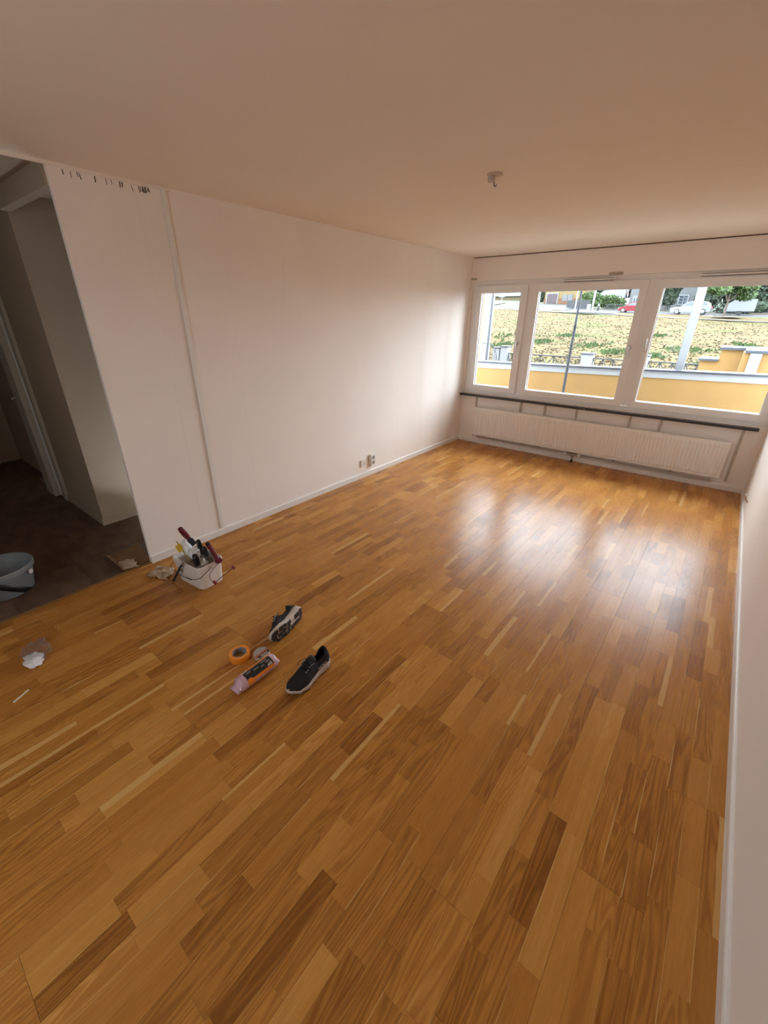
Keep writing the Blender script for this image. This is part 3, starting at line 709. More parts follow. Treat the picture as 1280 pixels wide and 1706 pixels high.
for yy in (74.25, 75.75):
    wh = MB().lathe([(0, -.1), (.30, -.1), (.33, -.06), (.33, .06), (.30, .1), (0, .1)], 18, Matrix.Translation(((x0 + x1)/2 + .1, yy, tz + .33)) @ Matrix.Rotation(math.pi/2, 4, 'X')).build('wheel', M_tyre, tr, smooth=True)
MB().tube([(x0 + .1, 75, tz + .4), (x0 - .7, 75, tz + .42)], .05, 8).build('drawbar', M_iron, tr)

# ------------------------------------------------------------------ houses
M_house = mat('pale_grey_render', (0.0792, 0.0810, 0.0810), .85, var=.06, vscale=1)  # house colours below darkened against the bright daylight
M_yhouse = mat('pale_yellow_render', (0.1120, 0.0800, 0.0300), .85, var=.06, vscale=1)
M_brick = mat('brown_plinth', (0.0912, 0.0432, 0.0192), .9, var=.2, vscale=2)
M_roof = mat('roof_tile_dark', (0.1600, 0.0880, 0.0720), .85, var=.2, vscale=2)
M_pane = mat('house_pane', (0.0480, 0.0624, 0.0720), .12, var=.2)
def house_window(root, u0, u1, v0, v1, Y, nx=2, nz=3):
    a, b = px(u0, v1, 1, Y), px(u1, v0, 1, Y); a.x, b.x = min(a.x, b.x), max(a.x, b.x)
    f = ring(MB(), a.x, b.x, a.z, b.z, .14, Y - .10, Y + .02)
    for i in range(1, nx): x = a.x + (b.x - a.x) * i / nx; f.box((x - .05, Y - .09, a.z), (x + .05, Y, b.z))
    for i in range(1, nz): z = a.z + (b.z - a.z) * i / nz; f.box((a.x, Y - .07, z - .025), (b.x, Y, z + .025))
    w = f.build('window', M_post, root)
    for i in range(nx):
        for k in range(nz):
            MB().box((a.x + (b.x - a.x) * (i + .12) / nx, Y - .04, a.z + (b.z - a.z) * (k + .08) / nz), (a.x + (b.x - a.x) * (i + .88) / nx, Y - .01, a.z + (b.z - a.z) * (k + .92) / nz)).build('pane', M_pane, w)
YH = 90
g0, g1 = px(1046, 512, 1, YH), px(1168, 512, 1, YH)
gh = thing('grey_house', 'pale grey rendered house with white paned windows behind the parked cars', 'house', ((g0.x + g1.x)/2, YH, 2.2))
MB().box((g0.x, YH, 1.0), (g1.x, YH + 9, 8.5)).build('wall', M_house, gh)
MB().box((g0.x - .1, YH - .08, 1.0), (g1.x + .1, YH, 3.4)).build('plinth', mat('grey_plinth', (0.1120, 0.1120, 0.1120), .9), gh)
MB().prism([(g0.x - .6, 8.4), (g1.x + .6, 8.4), ((g0.x + g1.x)/2, 12)], YH - .5, YH + 9.5, axis=1).build('roof', M_roof, gh)
house_window(gh, 1128, 1150, 491, 508, YH)
house_window(gh, 1053, 1066, 493, 506, YH)
YG = 93
y0_, y1_ = px(906, 508, 1, YG), px(974, 500, 1, YG)
yh = thing('yellow_house', 'pale yellow house with brown plinth and purple-brown garage door up the street', 'house', ((y0_.x + y1_.x)/2, YG, y0_.z))
MB().box((y0_.x, YG, 2.0), (y1_.x, YG + 8, 10.0)).build('wall', M_yhouse, yh)
zpl = px(940, 497, 1, YG).z
MB().box((y0_.x - .05, YG - .10, 2.0), (y1_.x + .05, YG, zpl)).build('plinth', M_brick, yh)
MB().prism([(y0_.x - .6, 9.9), (y1_.x + .6, 9.9), ((y0_.x + y1_.x)/2, 13)], YG - .6, YG + 8.6, axis=1).build('roof', M_roof, yh)
d0, d1 = px(910, 506, 1, YG - .15), px(930, 489, 1, YG - .15)
gd = MB().box((d0.x - .12, YG - .16, d0.z), (d1.x + .12, YG - .05, d1.z + .15)).build('garage_frame', M_post, yh)
for k in range(2):
    xa = d0.x + (d1.x - d0.x) * k / 2; MB().box((xa + .02, YG - .20, d0.z + .03), (xa + (d1.x - d0.x)/2 - .02, YG - .14, d1.z)).build('garage_door', mat('garage_purple', (0.0336, 0.0180, 0.0210), .6, var=.15), gd)
for u in (941, 950):
    c = px(u, 497, 1, YG - .1); MB().box((c.x - .5, YG - .14, c.z - .5), (c.x + .5, YG - .09, c.z + .7)).build('cellar_window', M_house, yh)
# low cream building and bank far left
lb = thing('cream_building', 'low cream building with white balcony band far up the street', 'building', (-52, 110, 5))
q0, q1 = px(815, 497, 1, 110), px(885, 497, 1, 110)
MB().box((q0.x, 110, 2), (q1.x, 118, 12)).build('wall', mat('cream_render', (0.0806, 0.0645, 0.0322), .85, var=.05), lb)
zb_ = px(850, 491, 1, 109.8).z
MB().box((q0.x, 109.4, zb_ - .35), (q1.x, 110, zb_ + .35)).build('balcony_band', M_post, lb)
for u in (830, 843, 856, 868):
    c = px(u, 485, 1, 109.9); MB().box((c.x - .8, 109.9, c.z - .5), (c.x + .8, 110, c.z + .9)).build('window', M_pane, lb)

# street furniture
def pole(name, label, u, v_bot, v_top, Y, r, m, cat='pole'):
    a, b = px(u, v_bot, 1, Y), px(u, v_top, 1, Y)
    o = thing(name, label, cat, (a.x, Y, zg(a.x, Y)))
    MB().tube([(a.x, Y, zg(a.x, Y)), (a.x, Y, b.z)], r, 10).build('shaft', m, o, smooth=True)
    return o, a.x, b.z
sg, sx_, sz_ = pole('road_sign', 'pale blue square road sign on thin grey posts by the lawn edge', 835, 512, 493, 66, .05, M_hub, 'sign')
MB().box((sx_ - .45, 65.9, sz_ - .2), (sx_ + .45, 65.95, sz_ + .75)).build('sign_plate', mat('sign_blue', (0.1056, 0.1392, 0.1584), .5), sg, bevel=.02)
pole('street_pole', 'thin white street pole in front of the dark fence', 958.5, 514, 478, 71, .10, M_post)
lp, lx_, lz_ = pole('street_pole', 'thick white lamp post beside the grey cabinet and hedge', 986.5, 517, 470, 70.2, .14, M_post)
MB().box((lx_ - .6, 70.0, lz_ - .1), (lx_ + .6, 70.4, lz_ + .15)).build('lamp_head', M_hub, lp)
c0 = px(981, 517, 1, 70.2)
cb = thing('utility_cabinet', 'grey street utility cabinet at the foot of the lamp post', 'cabinet', (c0.x, 70.2, zg(c0.x, 70.2)))
zc = zg(c0.x, 70.2)
MB().box((c0.x - .25, 69.9, zc), (c0.x + .25, 70.3, zc + 1.0)).build('body', mat('cabinet_grey', (0.1680, 0.1800, 0.1880), .5), cb, bevel=.02)
MB().box((c0.x - .28, 69.86, zc + 1.0), (c0.x + .28, 70.34, zc + 1.06)).build('lid', mat('cabinet_grey', (0.1680, 0.1800, 0.1880), .5), cb)
bl = px(997, 514, 1, 71); zb2 = zg(bl.x, 71)
bo = thing('bollard', 'short black bollard with white band next to the hedge', 'bollard', (bl.x, 71, zb2))
MB().lathe([(0, 0), (.16, 0), (.14, 1.1), (.09, 1.25), (0, 1.28)], 12, Matrix.Translation((bl.x, 71, zb2))).build('body', M_iron, bo)
MB().lathe([(.155, .85), (.165, .85), (.16, 1.05), (.15, 1.05)], 12, Matrix.Translation((bl.x, 71, zb2))).build('band', M_post, bo)
df0, df1 = px(944, 511, 1, 80), px(982, 513, 1, 80)
dfn = thing('dark_fence', 'solid dark grey board fence in front of the yellow house', 'fence', ((df0.x + df1.x)/2, 80, df0.z))
zt_ = px(960, 500.5, 1, 80).z; nfb = 14
for k in range(nfb):
    xa = df0.x + (df1.x - df0.x) * k / nfb; xb = df0.x + (df1.x - df0.x) * (k + 1) / nfb
    MB().box((xa + .01, 80, df0.z - 1.0), (xb - .01, 80.05, zt_)).build('board', mat('fence_dark', (0.0280, 0.0280, 0.0308), .8), dfn)
# stone on the lawn
sc_ = px(914, 515, 1, 64); MB_ = MB().blob((sc_.x, 64, zg(sc_.x, 64) + .1), (.55, .4, .3), 2, .3, 1.4, 4)
tag(MB_.build('boulder', M_post, None, smooth='all'), 'pale boulder lying on the lawn below the driveway', 'stone')

# ------------------------------------------------------------------ trees and hedges
def leafy(name, c, r, m, parent, n, size, seed, squash=1.0):
    rnd = random.Random(seed); v, f = [], []
    c = Vector(c); r = Vector(r)
    lumps = [(Vector((rnd.uniform(-.6, .6) * r.x, rnd.uniform(-.6, .6) * r.y, rnd.uniform(-.55, .6) * r.z)), rnd.uniform(.35, .6)) for _ in range(12)]
    for k in range(n):
        q, s = rnd.choice(lumps)
        d = Vector((rnd.gauss(0, 1), rnd.gauss(0, 1), rnd.gauss(0, 1))).normalized() * s * rnd.uniform(.75, 1.0)
        p = c + q + Vector((d.x * r.x, d.y * r.y, d.z * r.z)); o = len(v)
        a = Vector((rnd.gauss(0, 1), rnd.gauss(0, 1), rnd.gauss(0, 1))).normalized(); b = a.orthogonal().normalized(); s2 = size * rnd.uniform(.6, 1.3)
        v += [p + a * s2, p + b * s2 * .5, p - a * s2, p - b * s2 * .5]; f.append((o, o+1, o+2, o+3))
    mb = MB().add(v, f)
    for q, s in lumps[:8]: mb.blob(c + q, (r.x * s * .8, r.y * s * .8, r.z * s * .8), 2, .4, 1.6, seed)
    return mb.build(name, m, parent, kind='stuff')
ML1 = mat('leaves_fresh', (0.0544, 0.0896, 0.0192), .7, col2=(0.0224, 0.0416, 0.0096), vscale=1.4)
ML2 = mat('leaves_dark', (0.0208, 0.0320, 0.0128), .8, col2=(0.0080, 0.0152, 0.0072), vscale=.9)
ML3 = mat('leaves_hedge', (0.0416, 0.0704, 0.0128), .75, col2=(0.0192, 0.0352, 0.0064), vscale=1.5)
ML4 = mat('leaves_purple', (0.0560, 0.0400, 0.0360), .8, col2=(0.0240, 0.0160, 0.0160), vscale=1.0)
M_bark = mat('bark', (0.0800, 0.0600, 0.0440), .9, var=.3, vscale=6)
def tree(name, label, x, Y, trunk_h, r, m, seed, n=2600, size=.28, group=None, tr=.16):
    z = zg(x, Y); o = thing(name, label, 'tree', (x, Y, z), 0, group)
    MB().tube([(x, Y, z - .2), (x + .05, Y, z + trunk_h * .5), (x, Y, z + trunk_h + r[2] * .6)], [tr * 1.25, tr, tr * .6], 10).build('trunk', M_bark, o, smooth=True)
    for k in range(3):
        a = k * 2.1 + seed; MB().tube([(x, Y, z + trunk_h * .9), (x + math.cos(a) * r[0] * .5, Y + math.sin(a) * r[1] * .5, z + trunk_h + r[2] * .7)], [tr * .6, tr * .25], 6).build('branch', M_bark, o)
    leafy('crown', (x, Y, z + trunk_h + r[2] * .8), r, m, o, n, size, seed)
    return o
tb_ = px(1204, 530, 1, 66)
tree('street_tree', 'young light green street tree with thin trunk on the lawn edge', tb_.x, 66, 2.0, (2.9, 2.4, 2.0), ML1, 2, 3200, .22, tr=.12)
MB().lathe([(0, .12), (.9, .10), (1.6, .04)], 20, Matrix.Translation((tb_.x + .4, 66, zg(tb_.x + .4, 66) + .05))).build('soil_ring', mat('soil', (0.0800, 0.0560, 0.0400), .95), bpy.data.objects['street_tree'])
for k, (u, Y, r, m, lab) in enumerate(((1108, 83, (2.0, 2.0, 3.4), ML2, 'dark rounded conifer standing against the pale grey house'),
        (1180, 83, (2.6, 2.4, 3.6), ML2, 'dark broad tree behind the white estate SUV'),
        (1235, 92, (3.2, 2.6, 5.0), ML2, 'tall dark tree rising behind the white trailer'),
        (1272, 84, (2.8, 2.2, 4.2), ML2, 'dark green tree at the end of the street past the trailer'),
        (1318, 95, (3.4, 2.6, 5.6), ML2, 'far dark tree beyond the last trees on the street'),
        (1037, 103, (3.0, 2.5, 4.6), ML4, 'purple-leaved tree beside the pale grey house'),
        (1003, 110, (4.2, 3, 4.2), ML2, 'dark tree behind the green hedge and white van'),
        (897, 104, (2.0, 3, 4.0), ML2, 'dark green tree behind the yellow house corner'))):
    c = px(u, 510, 1, Y); tree('background_tree', lab, c.x, Y, .8, r, m, 10 + k, 2200, .35)
h0, h1 = px(966, 505, 1, 82), px(1044, 505, 1, 82)
hg = thing('hedge', 'bright green clipped hedge beside the red hatchback', 'hedge', ((h0.x + h1.x)/2, 82, 2.6))
leafy('foliage', ((h0.x + h1.x)/2, 82, px(1005, 500, 1, 82).z), ((h1.x - h0.x)/2, 1.2, 1.3), ML3, hg, 4200, .22, 31)
MB().box((h0.x + .4, 81.8, 2.2), (h1.x - .4, 82.2, 3.4)).build('stems', M_bark, hg)
h0, h1 = px(1186, 516, 1, 80), px(1300, 522, 1, 80)
hg = thing('hedge', 'dark low hedge along the street behind the white trailer', 'hedge', ((h0.x + h1.x)/2, 80, 2.2))
leafy('foliage', ((h0.x + h1.x)/2, 80, px(1240, 515, 1, 80).z), ((h1.x - h0.x)/2, 1.0, 1.0), ML2, hg, 2600, .22, 33)
MB().box((h0.x + .4, 79.8, 1.9), (h1.x - .4, 80.2, 2.8)).build('stems', M_bark, hg)
lf0, lf1 = px(1008, 512, 1, 79), px(1115, 520, 1, 79)
lfz = zg((lf0.x + lf1.x)/2, 79)
ff_ = thing('garden_fence', 'low dark garden fence behind the parked cars', 'fence', ((lf0.x + lf1.x)/2, 79, lfz))
for k in range(40):
    x = lf0.x + (lf1.x - lf0.x) * k / 39; MB().box((x - .04, 79, zg(x, 79)), (x + .04, 79.04, zg(x, 79) + .95)).build('picket', M_iron, ff_)
for dz in (.25, .8): MB().tube([(lf0.x, 79.05, zg(lf0.x, 79) + dz), (lf1.x, 79.05, zg(lf1.x, 79) + dz)], .035, 6).build('rail', M_iron, ff_)

# ------------------------------------------------------------------ shoes
M_upper = mat('black_knit', (.012, .011, .012), .8, var=.5, vscale=300, bump=.4, bscale=500)
M_mid = mat('worn_white_foam', (.62, .54, .47), .7, var=.25, vscale=25)
M_out = mat('outsole_charcoal', (.045, .036, .030), .75, var=.4, vscale=60)
M_insole = mat('insole_black', (.008, .008, .008), .9)
M_logo = mat('logo_white', (.55, .52, .48), .6, var=.3, vscale=120)
M_lace = mat('lace_black', (.01, .01, .01), .7)
M_eye = mat('lace_loop_grey', (.25, .25, .25), .6)
def lerp_tab(tab, t):
    for (a, va), (b, vb) in zip(tab[:-1], tab[1:]):
        if t <= b:
            k = (t - a) / (b - a); k = k * k * (3 - 2 * k); return va + (vb - va) * k
    return tab[-1][1]
def shoe(name, label, M, side):
    """toe at local +Y, sole on z = 0; side = +1 puts the outer side on +x"""
    root = bpy.data.objects.new(name, None); COL.objects.link(root); root.matrix_basis = M; tag(root, label, 'shoe', None)
    Ls = .300
    NT = 30
    wo = [(0, .012), (.03, .030), (.12, .041), (.35, .039), (.5, .044), (.7, .055), (.85, .051), (.95, .032), (1, .008)]   # outer half width
    wi = [(0, .012), (.03, .030), (.12, .040), (.35, .035), (.5, .036), (.7, .047), (.85, .045), (.95, .030), (1, .008)]
    zb = [(0, .016), (.08, .005), (.2, 0), (.62, 0), (.82, .010), (1, .032)]
    zm = [(0, .058), (.1, .054), (.35, .044), (.6, .036), (.82, .037), (1, .048)]
    def Y(t): return -Ls/2 + Ls * t
    def sx(t, s): return (lerp_tab(wo, t) if s * side > 0 else lerp_tab(wi, t)) * s
    ts = [i / NT for i in range(NT + 1)]
    # midsole
    rings = []
    for t in ts:
        b, m_ = lerp_tab(zb, t), lerp_tab(zm, t); r_ = sx(t, 1); l_ = sx(t, -1); mid = b + (m_ - b) * .5
        rings.append([Vector(p) for p in ((l_*.86, Y(t), b), (l_*.5, Y(t), b), (r_*.5, Y(t), b), (r_*.86, Y(t), b), (r_*1.02, Y(t), b + .008), (r_*.99, Y(t), mid), (r_*1.03, Y(t), mid + .004), (r_*.95, Y(t), m_), (r_*.5, Y(t), m_ - .004), (l_*.5, Y(t), m_ - .004), (l_*.95, Y(t), m_), (l_*1.03, Y(t), mid + .004), (l_*.99, Y(t), mid), (l_*1.02, Y(t), b + .008))])
    MB().loft(rings).build('midsole', M_mid, root, smooth='all', rel=False)
    # upper
    zt = [(0, .102), (.04, .128), (.10, .119), (.22, .090), (.34, .088), (.44, .108), (.50, .110), (.60, .094), (.75, .074), (.88, .064), (.96, .054), (1, .046)]
    op = [(0, 0.0), (.035, .0), (.06, .6), (.12, .95), (.3, 1.0), (.42, .85), (.47, .0), (1, 0)]
    NA = 8; v, f = [], []
    idx = {}
    for i, t in enumerate(ts):
        top = lerp_tab(zt, t); m_ = lerp_tab(zm, t) - .006; o = lerp_tab(op, t)
        for sgn in (-1, 1):
            w = abs(sx(t, sgn)) * .97
            lim = math.pi/2 * (1 - .36 * o)
            for k in range(NA + 1):
                a = lim * k / NA
                x = w * math.cos(a) ** (.62 if t > .5 else .75) if k < NA or o > 0 else 0.0
                if o > 0: x = max(x, w * .52 * o)
                if t < .5: x *= (1 - .16 * math.sin(a) * (1 if t > .1 else .6))
                z = m_ + (top - m_) * (math.sin(a) / math.sin(lim)) ** .95
                y = Y(t) + (.012 * math.sin(a) * (1 - t / .1) if t < .1 else 0)
                if t > .9: y -= .016 * math.sin(a) * (t - .9) / .1
                idx[i, sgn, k] = len(v); v.append((sgn * x, y, z))
    for i in range(NT):
        for sgn in (-1, 1):
            for k in range(NA): f.append((idx[i, sgn, k], idx[i+1, sgn, k], idx[i+1, sgn, k+1], idx[i, sgn, k+1]))
        if lerp_tab(op, ts[i]) <= .001 and lerp_tab(op, ts[i+1]) <= .001:
            f.append((idx[i, -1, NA], idx[i+1, -1, NA], idx[i+1, 1, NA], idx[i, 1, NA]))
    f.append(tuple(idx[0, -1, k] for k in range(NA + 1)) + tuple(idx[0, 1, k] for k in range(NA, -1, -1)))
    up = MB().add(v, f).build('upper', M_upper, root, smooth='all', rel=False)
    md = up.modifiers.new('thickness', 'SOLIDIFY'); md.thickness = .005; md.offset = -1
    MB().loft([[Vector((sx(t, -1) * .8, Y(t), lerp_tab(zm, t) + .006)), Vector((sx(t, 1) * .8, Y(t), lerp_tab(zm, t) + .006))] for t in ts[1:18]], caps=False, closed=False).build('insole', M_insole, root, rel=False)
    # tongue
    rings = []
    for t, z, w in ((.36, .124, .024), (.42, .120, .026), (.50, .113, .025), (.58, .102, .023)):
        rings.append([Vector((x * w, Y(t), z + .003 - .010 * x * x)) for x in (-1, -.5, 0, .5, 1)] + [Vector((x * w, Y(t), z - .004 - .010 * x * x)) for x in (1, .5, 0, -.5, -1)])
    MB().loft(rings).build('tongue', M_upper, root, smooth='all', rel=False)
    for k in range(5):
        t = .44 + .045 * k; z = lerp_tab(zt, t) + .007; w = .024
        MB().tube([(-w, Y(t), z - .009), (-w*.4, Y(t) + .004, z + .002), (w*.4, Y(t) + .008, z + .002), (w, Y(t) + .010, z - .009)], .0023, 6).build('lace', M_lace, root, smooth='all', rel=False)
        for s in (-1, 1): MB().box((s*.027 - .003, Y(t) - .003, z - .011), (s*.027 + .003, Y(t) + .007, z - .0075)).build('lace_loop', M_eye, root, rel=False)
    zl = lerp_tab(zt, .46) + .01
    MB().tube([(0, Y(.45), zl), (.02*side, Y(.48), zl + .012), (.042*side, Y(.55), zl - .002), (.046*side, Y(.58), zl - .020), (.034*side, Y(.55), zl - .018), (.012*side, Y(.48), zl + .003)], .0018, 6).tube([(0, Y(.45), zl), (-.022*side, Y(.50), zl + .010), (-.044*side, Y(.55), zl - .010), (-.050*side, Y(.60), zl - .032)], .0018, 6).build('bow', M_lace, root, smooth='all', rel=False)
    # outsole pads
    for k, (t0, t1, s0, s1) in enumerate(((.02, .16, -.95, -.05), (.02, .16, .05, .95), (.19, .33, -.92, -.12), (.19, .33, .3, .92), (.36, .47, .35, .95), (.48, .58, -.95, -.38), (.50, .60, -.26, .28), (.52, .62, .42, .95), (.61, .70, -.95, -.48), (.63, .72, -.34, .2), (.65, .75, .34, .95), (.73, .82, -.95, -.3), (.75, .85, -.15, .38), (.78, .88, .52, .95), (.85, .97, -.92, -.1), (.88, .985, .02, .9))):
        pts = []
        def S(t, s): return Vector((sx(t, 1 if s > 0 else -1) * abs(s), Y(t), lerp_tab(zb, t)))
        rows = []
        for i in range(4):
            t = t0 + (t1 - t0) * i / 3 ; off = .018 * math.sin(i * 1.7 + k)
            rows.append([S(min(t + off * .3 + (.002 if i == 3 else -.002 if i == 0 else 0), .995), max(-.97, min(.97, s0 - .01 + (s1 - s0 + .02) * j / 3 + off))) for j in range(4)])
        lo = [p + Vector((0, 0, -.0035)) for r in rows for p in r]; hi = [p + Vector((0, 0, .003)) for r in rows for p in r]
        ff = []
        for i in range(3):
            for j in range(3): a = i*4 + j; ff += [(a, a+1, a+5, a+4), (16+a, 16+a+4, 16+a+5, 16+a+1)]
        ed = [0,1,2,3,7,11,15,14,13,12,8,4]
        for q in range(12): a, b = ed[q], ed[(q+1) % 12]; ff.append((a, b, 16+b, 16+a))
        MB().add(lo + hi, ff).build('outsole_pad', M_out, root, rel=False)
    # side lettering on the outer heel flank
    ml = Matrix.Translation((side * .0415, Y(.27), .060)) @ Matrix.Rotation(math.radians(90), 4, 'Z') @ Matrix.Rotation(math.radians(78 * 1), 4, 'X')
    if side < 0: ml = Matrix.Translation((-.0415, Y(.27), .060)) @ Matrix.Rotation(math.radians(-90), 4, 'Z') @ Matrix.Rotation(math.radians(78), 4, 'X')
    lettering('HOKA', .024, 'logo_lettering', M_logo, root, world(root) @ ml)
    return root
# local +Y is the toe: upright shoe points its toe towards the rear of the room
Mu = Matrix.Translation((1.826, -4.842, .0036)) @ Matrix.Rotation(math.pi + .06, 4, 'Z')
shoe('running_shoe', 'black running shoe with thick off-white sole standing upright on the parquet', Mu, -1)
Mt = Matrix.Translation((1.455, -4.655, .0455)) @ Matrix.Rotation(math.pi + .27, 4, 'Z') @ Matrix.Rotation(math.radians(90), 4, 'Y') @ Matrix.Translation((0, 0, -.0))
shoe('running_shoe', 'black running shoe tipped on its side showing its patterned outsole', Mt, 1)

# ------------------------------------------------------------------ tape rolls and wrapped film roll
M_or = mat('orange_tape', (.85, .27, .02), .5, var=.12, vscale=40)
M_card = mat('tape_core_grey', (.33, .29, .27), .7, var=.35, vscale=40)
tp = thing('tape_roll', 'roll of bright orange masking tape lying flat on the parquet', 'tape roll', (1.408, -4.982, 0))
Mtp = Matrix.Translation((1.408, -4.982, 0))
MB().lathe([(.0395, .001), (.056, .001), (.0565, .004), (.0565, .037), (.056, .040), (.0395, .040), (.0395, .001)], 40, Mtp).build('tape', M_or, tp, smooth=True)
MB().lathe([(.0365, .0005), (.0398, .0005), (.0398, .0402), (.0365, .0402), (.0365, .0005)], 40, Mtp).build('core', M_card, tp, smooth=True)
t2 = thing('tape_roll', 'shrink-wrapped tape roll with grey and red label next to the pink pack', 'tape roll', (1.497, -4.900, 0))
M2 = Matrix.Translation((1.497, -4.900, 0))
MB().lathe([(0, .001), (.045, .001), (.047, .004), (.047, .026), (.044, .030), (0, .031)], 36, M2).build('wrapped_tape', mat('wrap_cream', (.48, .33, .20), .25, var=.15, vscale=30, coat=.6), t2, smooth=True)
Ml = M2 @ Matrix.Rotation(.06, 4, 'Z')
def disc_strip(a, b, z, r=.0435):
    pts = []
    for k in range(13): x = a + (b - a) * k / 12; pts.append((x, math.sqrt(max(r*r - x*x, 0))))
    poly = pts + [(x, -y) for x, y in reversed(pts)]
    return MB().prism(poly, z, z + .0006, axis=2, M=Ml)
disc_strip(-.0434, -.002, .0308).build('label_grey', mat('label_grey', (.40, .37, .33), .4, var=.2, vscale=120), t2)
disc_strip(-.002, .012, .0308).build('label_red', mat('label_red', (.42, .10, .05), .4), t2)
disc_strip(.012, .030, .0308).build('label_black', M_black, t2)
disc_strip(.030, .0434, .0308).build('label_tan', mat('label_tan', (.52, .40, .25), .4), t2)
MB().prism([(.018, -.022), (.025, -.022), (.025, .024), (.018, .024)], .0314, .0318, axis=2, M=Ml).build('label_print', M_logo, t2)

pk = thing('film_roll_pack', 'pink plastic-wrapped roll with orange and black label beside the tape', 'wrapped roll', (1.607, -5.003, 0))
Mp = Matrix.Translation((1.607, -5.003, .0405)) @ Matrix.Rotation(.035, 4, 'Z')
M_pink = mat('pink_wrap', (.66, .42, .50), .22, var=.18, vscale=30, coat=.6, bump=.5, bscale=45)
rings = []; SEG = 28
for y, r, fl in ((-.150, .010, 3.2), (-.137, .013, 2.6), (-.127, .020, 1.6), (-.118, .036, 1.05), (-.111, .0405, 1), (-.06, .040, 1), (.0, .0402, 1), (.06, .040, 1), (.100, .0405, 1), (.110, .036, 1.03), (.116, .022, 1.3), (.122, .012, 2.0), (.130, .009, 2.4)):
    rg = []
    for k in range(SEG):
        a = 2 * math.pi * k / SEG; w = 1 + (.12 * math.sin(5*a + y*60) if r < .035 else .01 * math.sin(7*a + y*90))
        sink = -.012 if r < .03 else 0
        rg.append(Mp @ Vector((math.cos(a) * r * w * fl, y, max(math.sin(a) * r * w / math.sqrt(fl) + sink, -.0395))))
    rings.append(rg)
MB().loft(rings).build('wrap', M_pink, pk, smooth='all')
def wrap_label(name, a0, a1, y0, y1, m, r=.0411, ex=None):
    n = 10; o_, i_ = [], []
    rg = []
    for k in range(n + 1):
        a = math.radians(a0 + (a1 - a0) * k / n)
        e0, e1 = (y0, y1) if ex is None else ex(k / n)
        rg.append([Mp @ Vector((math.cos(a) * r, e0, math.sin(a) * r)), Mp @ Vector((math.cos(a) * r, e1, math.sin(a) * r)), Mp @ Vector((math.cos(a) * (r - .001), e1, math.sin(a) * (r - .001))), Mp @ Vector((math.cos(a) * (r - .001), e0, math.sin(a) * (r - .001)))])
    return MB().loft(rg).build(name, m, pk, smooth=True)
M_lor = mat('label_orange', (.85, .25, .02), .35, var=.06); M_lbk = mat('label_black', (.012, .012, .014), .35)
wrap_label('label_band', 5, 140, -.085, .082, M_lor)
wrap_label('label_panel', 30, 105, -.085, .082, M_lbk, .0416)
wrap_label('label_flash', -8, 32, -.085, -.045, M_lor, .0419)
wrap_label('label_flash', 30, 44, -.082, -.058, M_lor, .0420)
wrap_label('barcode_box', 108, 138, -.085, -.055, mat('label_white', (.75, .72, .68), .5), .0420)
for k in range(7): wrap_label('barcode_bar', 112, 134, -.081 + k*.0035, -.0795 + k*.0035, M_lbk, .0423)
for a0, y0, y1 in ((80, -.07, -.045), (70, -.03, .0), (58, .01, .03), (84, .02, .06), (48, .05, .075), (66, .045, .07)):
    wrap_label('label_text', a0, a0 + 7, y0, y1, mat('label_text_grey', (.30, .28, .25), .5), .0421)
wrap_label('label_text', 36, 44, .045, .073, MATS['label_white'], .0421)

# ------------------------------------------------------------------ clear bag and stick
def crumple(mb, c, r, sub, amp, seed, flat=0.0):
    bm = bmesh.new(); bmesh.ops.create_icosphere(bm, subdivisions=sub, radius=1); vs_ = []
    for v in bm.verts:
        n1 = noise.noise(v.co * 2.2 + Vector((seed, 0, 0))); n2 = abs(noise.noise(v.co * 5 + Vector((0, seed, 0))))
        d = 1 + amp * n1 - amp * .8 * n2; p = Vector((v.co.x * r[0] * d, v.co.y * r[1] * d, v.co.z * r[2] * d)) + Vector(c)
        p.z = max(p.z, flat); vs_.append(p)
    fs = [tuple(v.index for v in f.verts) for f in bm.faces]; bm.free()
    return mb.add(vs_, fs)
def film():
    m = bpy.data.materials.new('clear_film'); m.use_nodes = True
    n, l = m.node_tree.nodes, m.node_tree.links; n.clear()
    o = n.new('ShaderNodeOutputMaterial'); mx = n.new('ShaderNodeMixShader'); t = n.new('ShaderNodeBsdfTransparent'); g = n.new('ShaderNodeBsdfGlossy'); d = n.new('ShaderNodeBsdfTranslucent'); ad = n.new('ShaderNodeMixShader')
    t.inputs['Color'].default_value = (.93, .93, .95, 1); g.inputs['Roughness'].default_value = .15; d.inputs['Color'].default_value = (.8, .78, .8, 1)
    nz = n.new('ShaderNodeTexNoise'); nz.inputs['Scale'].default_value = 60; bp = n.new('ShaderNodeBump'); bp.inputs['Strength'].default_value = .6; bp.inputs['Distance'].default_value = .01
    l.new(nz.outputs['Fac'], bp.inputs['Height']); l.new(bp.outputs[0], g.inputs['Normal'])
    ad.inputs[0].default_value = .5; l.new(g.outputs[0], ad.inputs[1]); l.new(d.outputs[0], ad.inputs[2])
    mx.inputs[0].default_value = .17; l.new(t.outputs[0], mx.inputs[1]); l.new(ad.outputs[0], mx.inputs[2]); l.new(mx.outputs[0], o.inputs[0]); return m
bg = thing('plastic_bag', 'small crumpled clear plastic bag with white contents on the parquet', 'bag', (.50, -5.70, 0))
crumple(MB(), (.475, -5.695, .020), (.105, .070, .030), 3, .55, 3, .0006).build('film', film(), bg)
crumple(MB(), (.548, -5.722, .014), (.068, .046, .021), 3, .35, 8, .001).build('white_contents', mat('white_powder', (.80, .79, .79), .5, var=.08, vscale=40, bump=.6, bscale=60), bg, smooth=True)
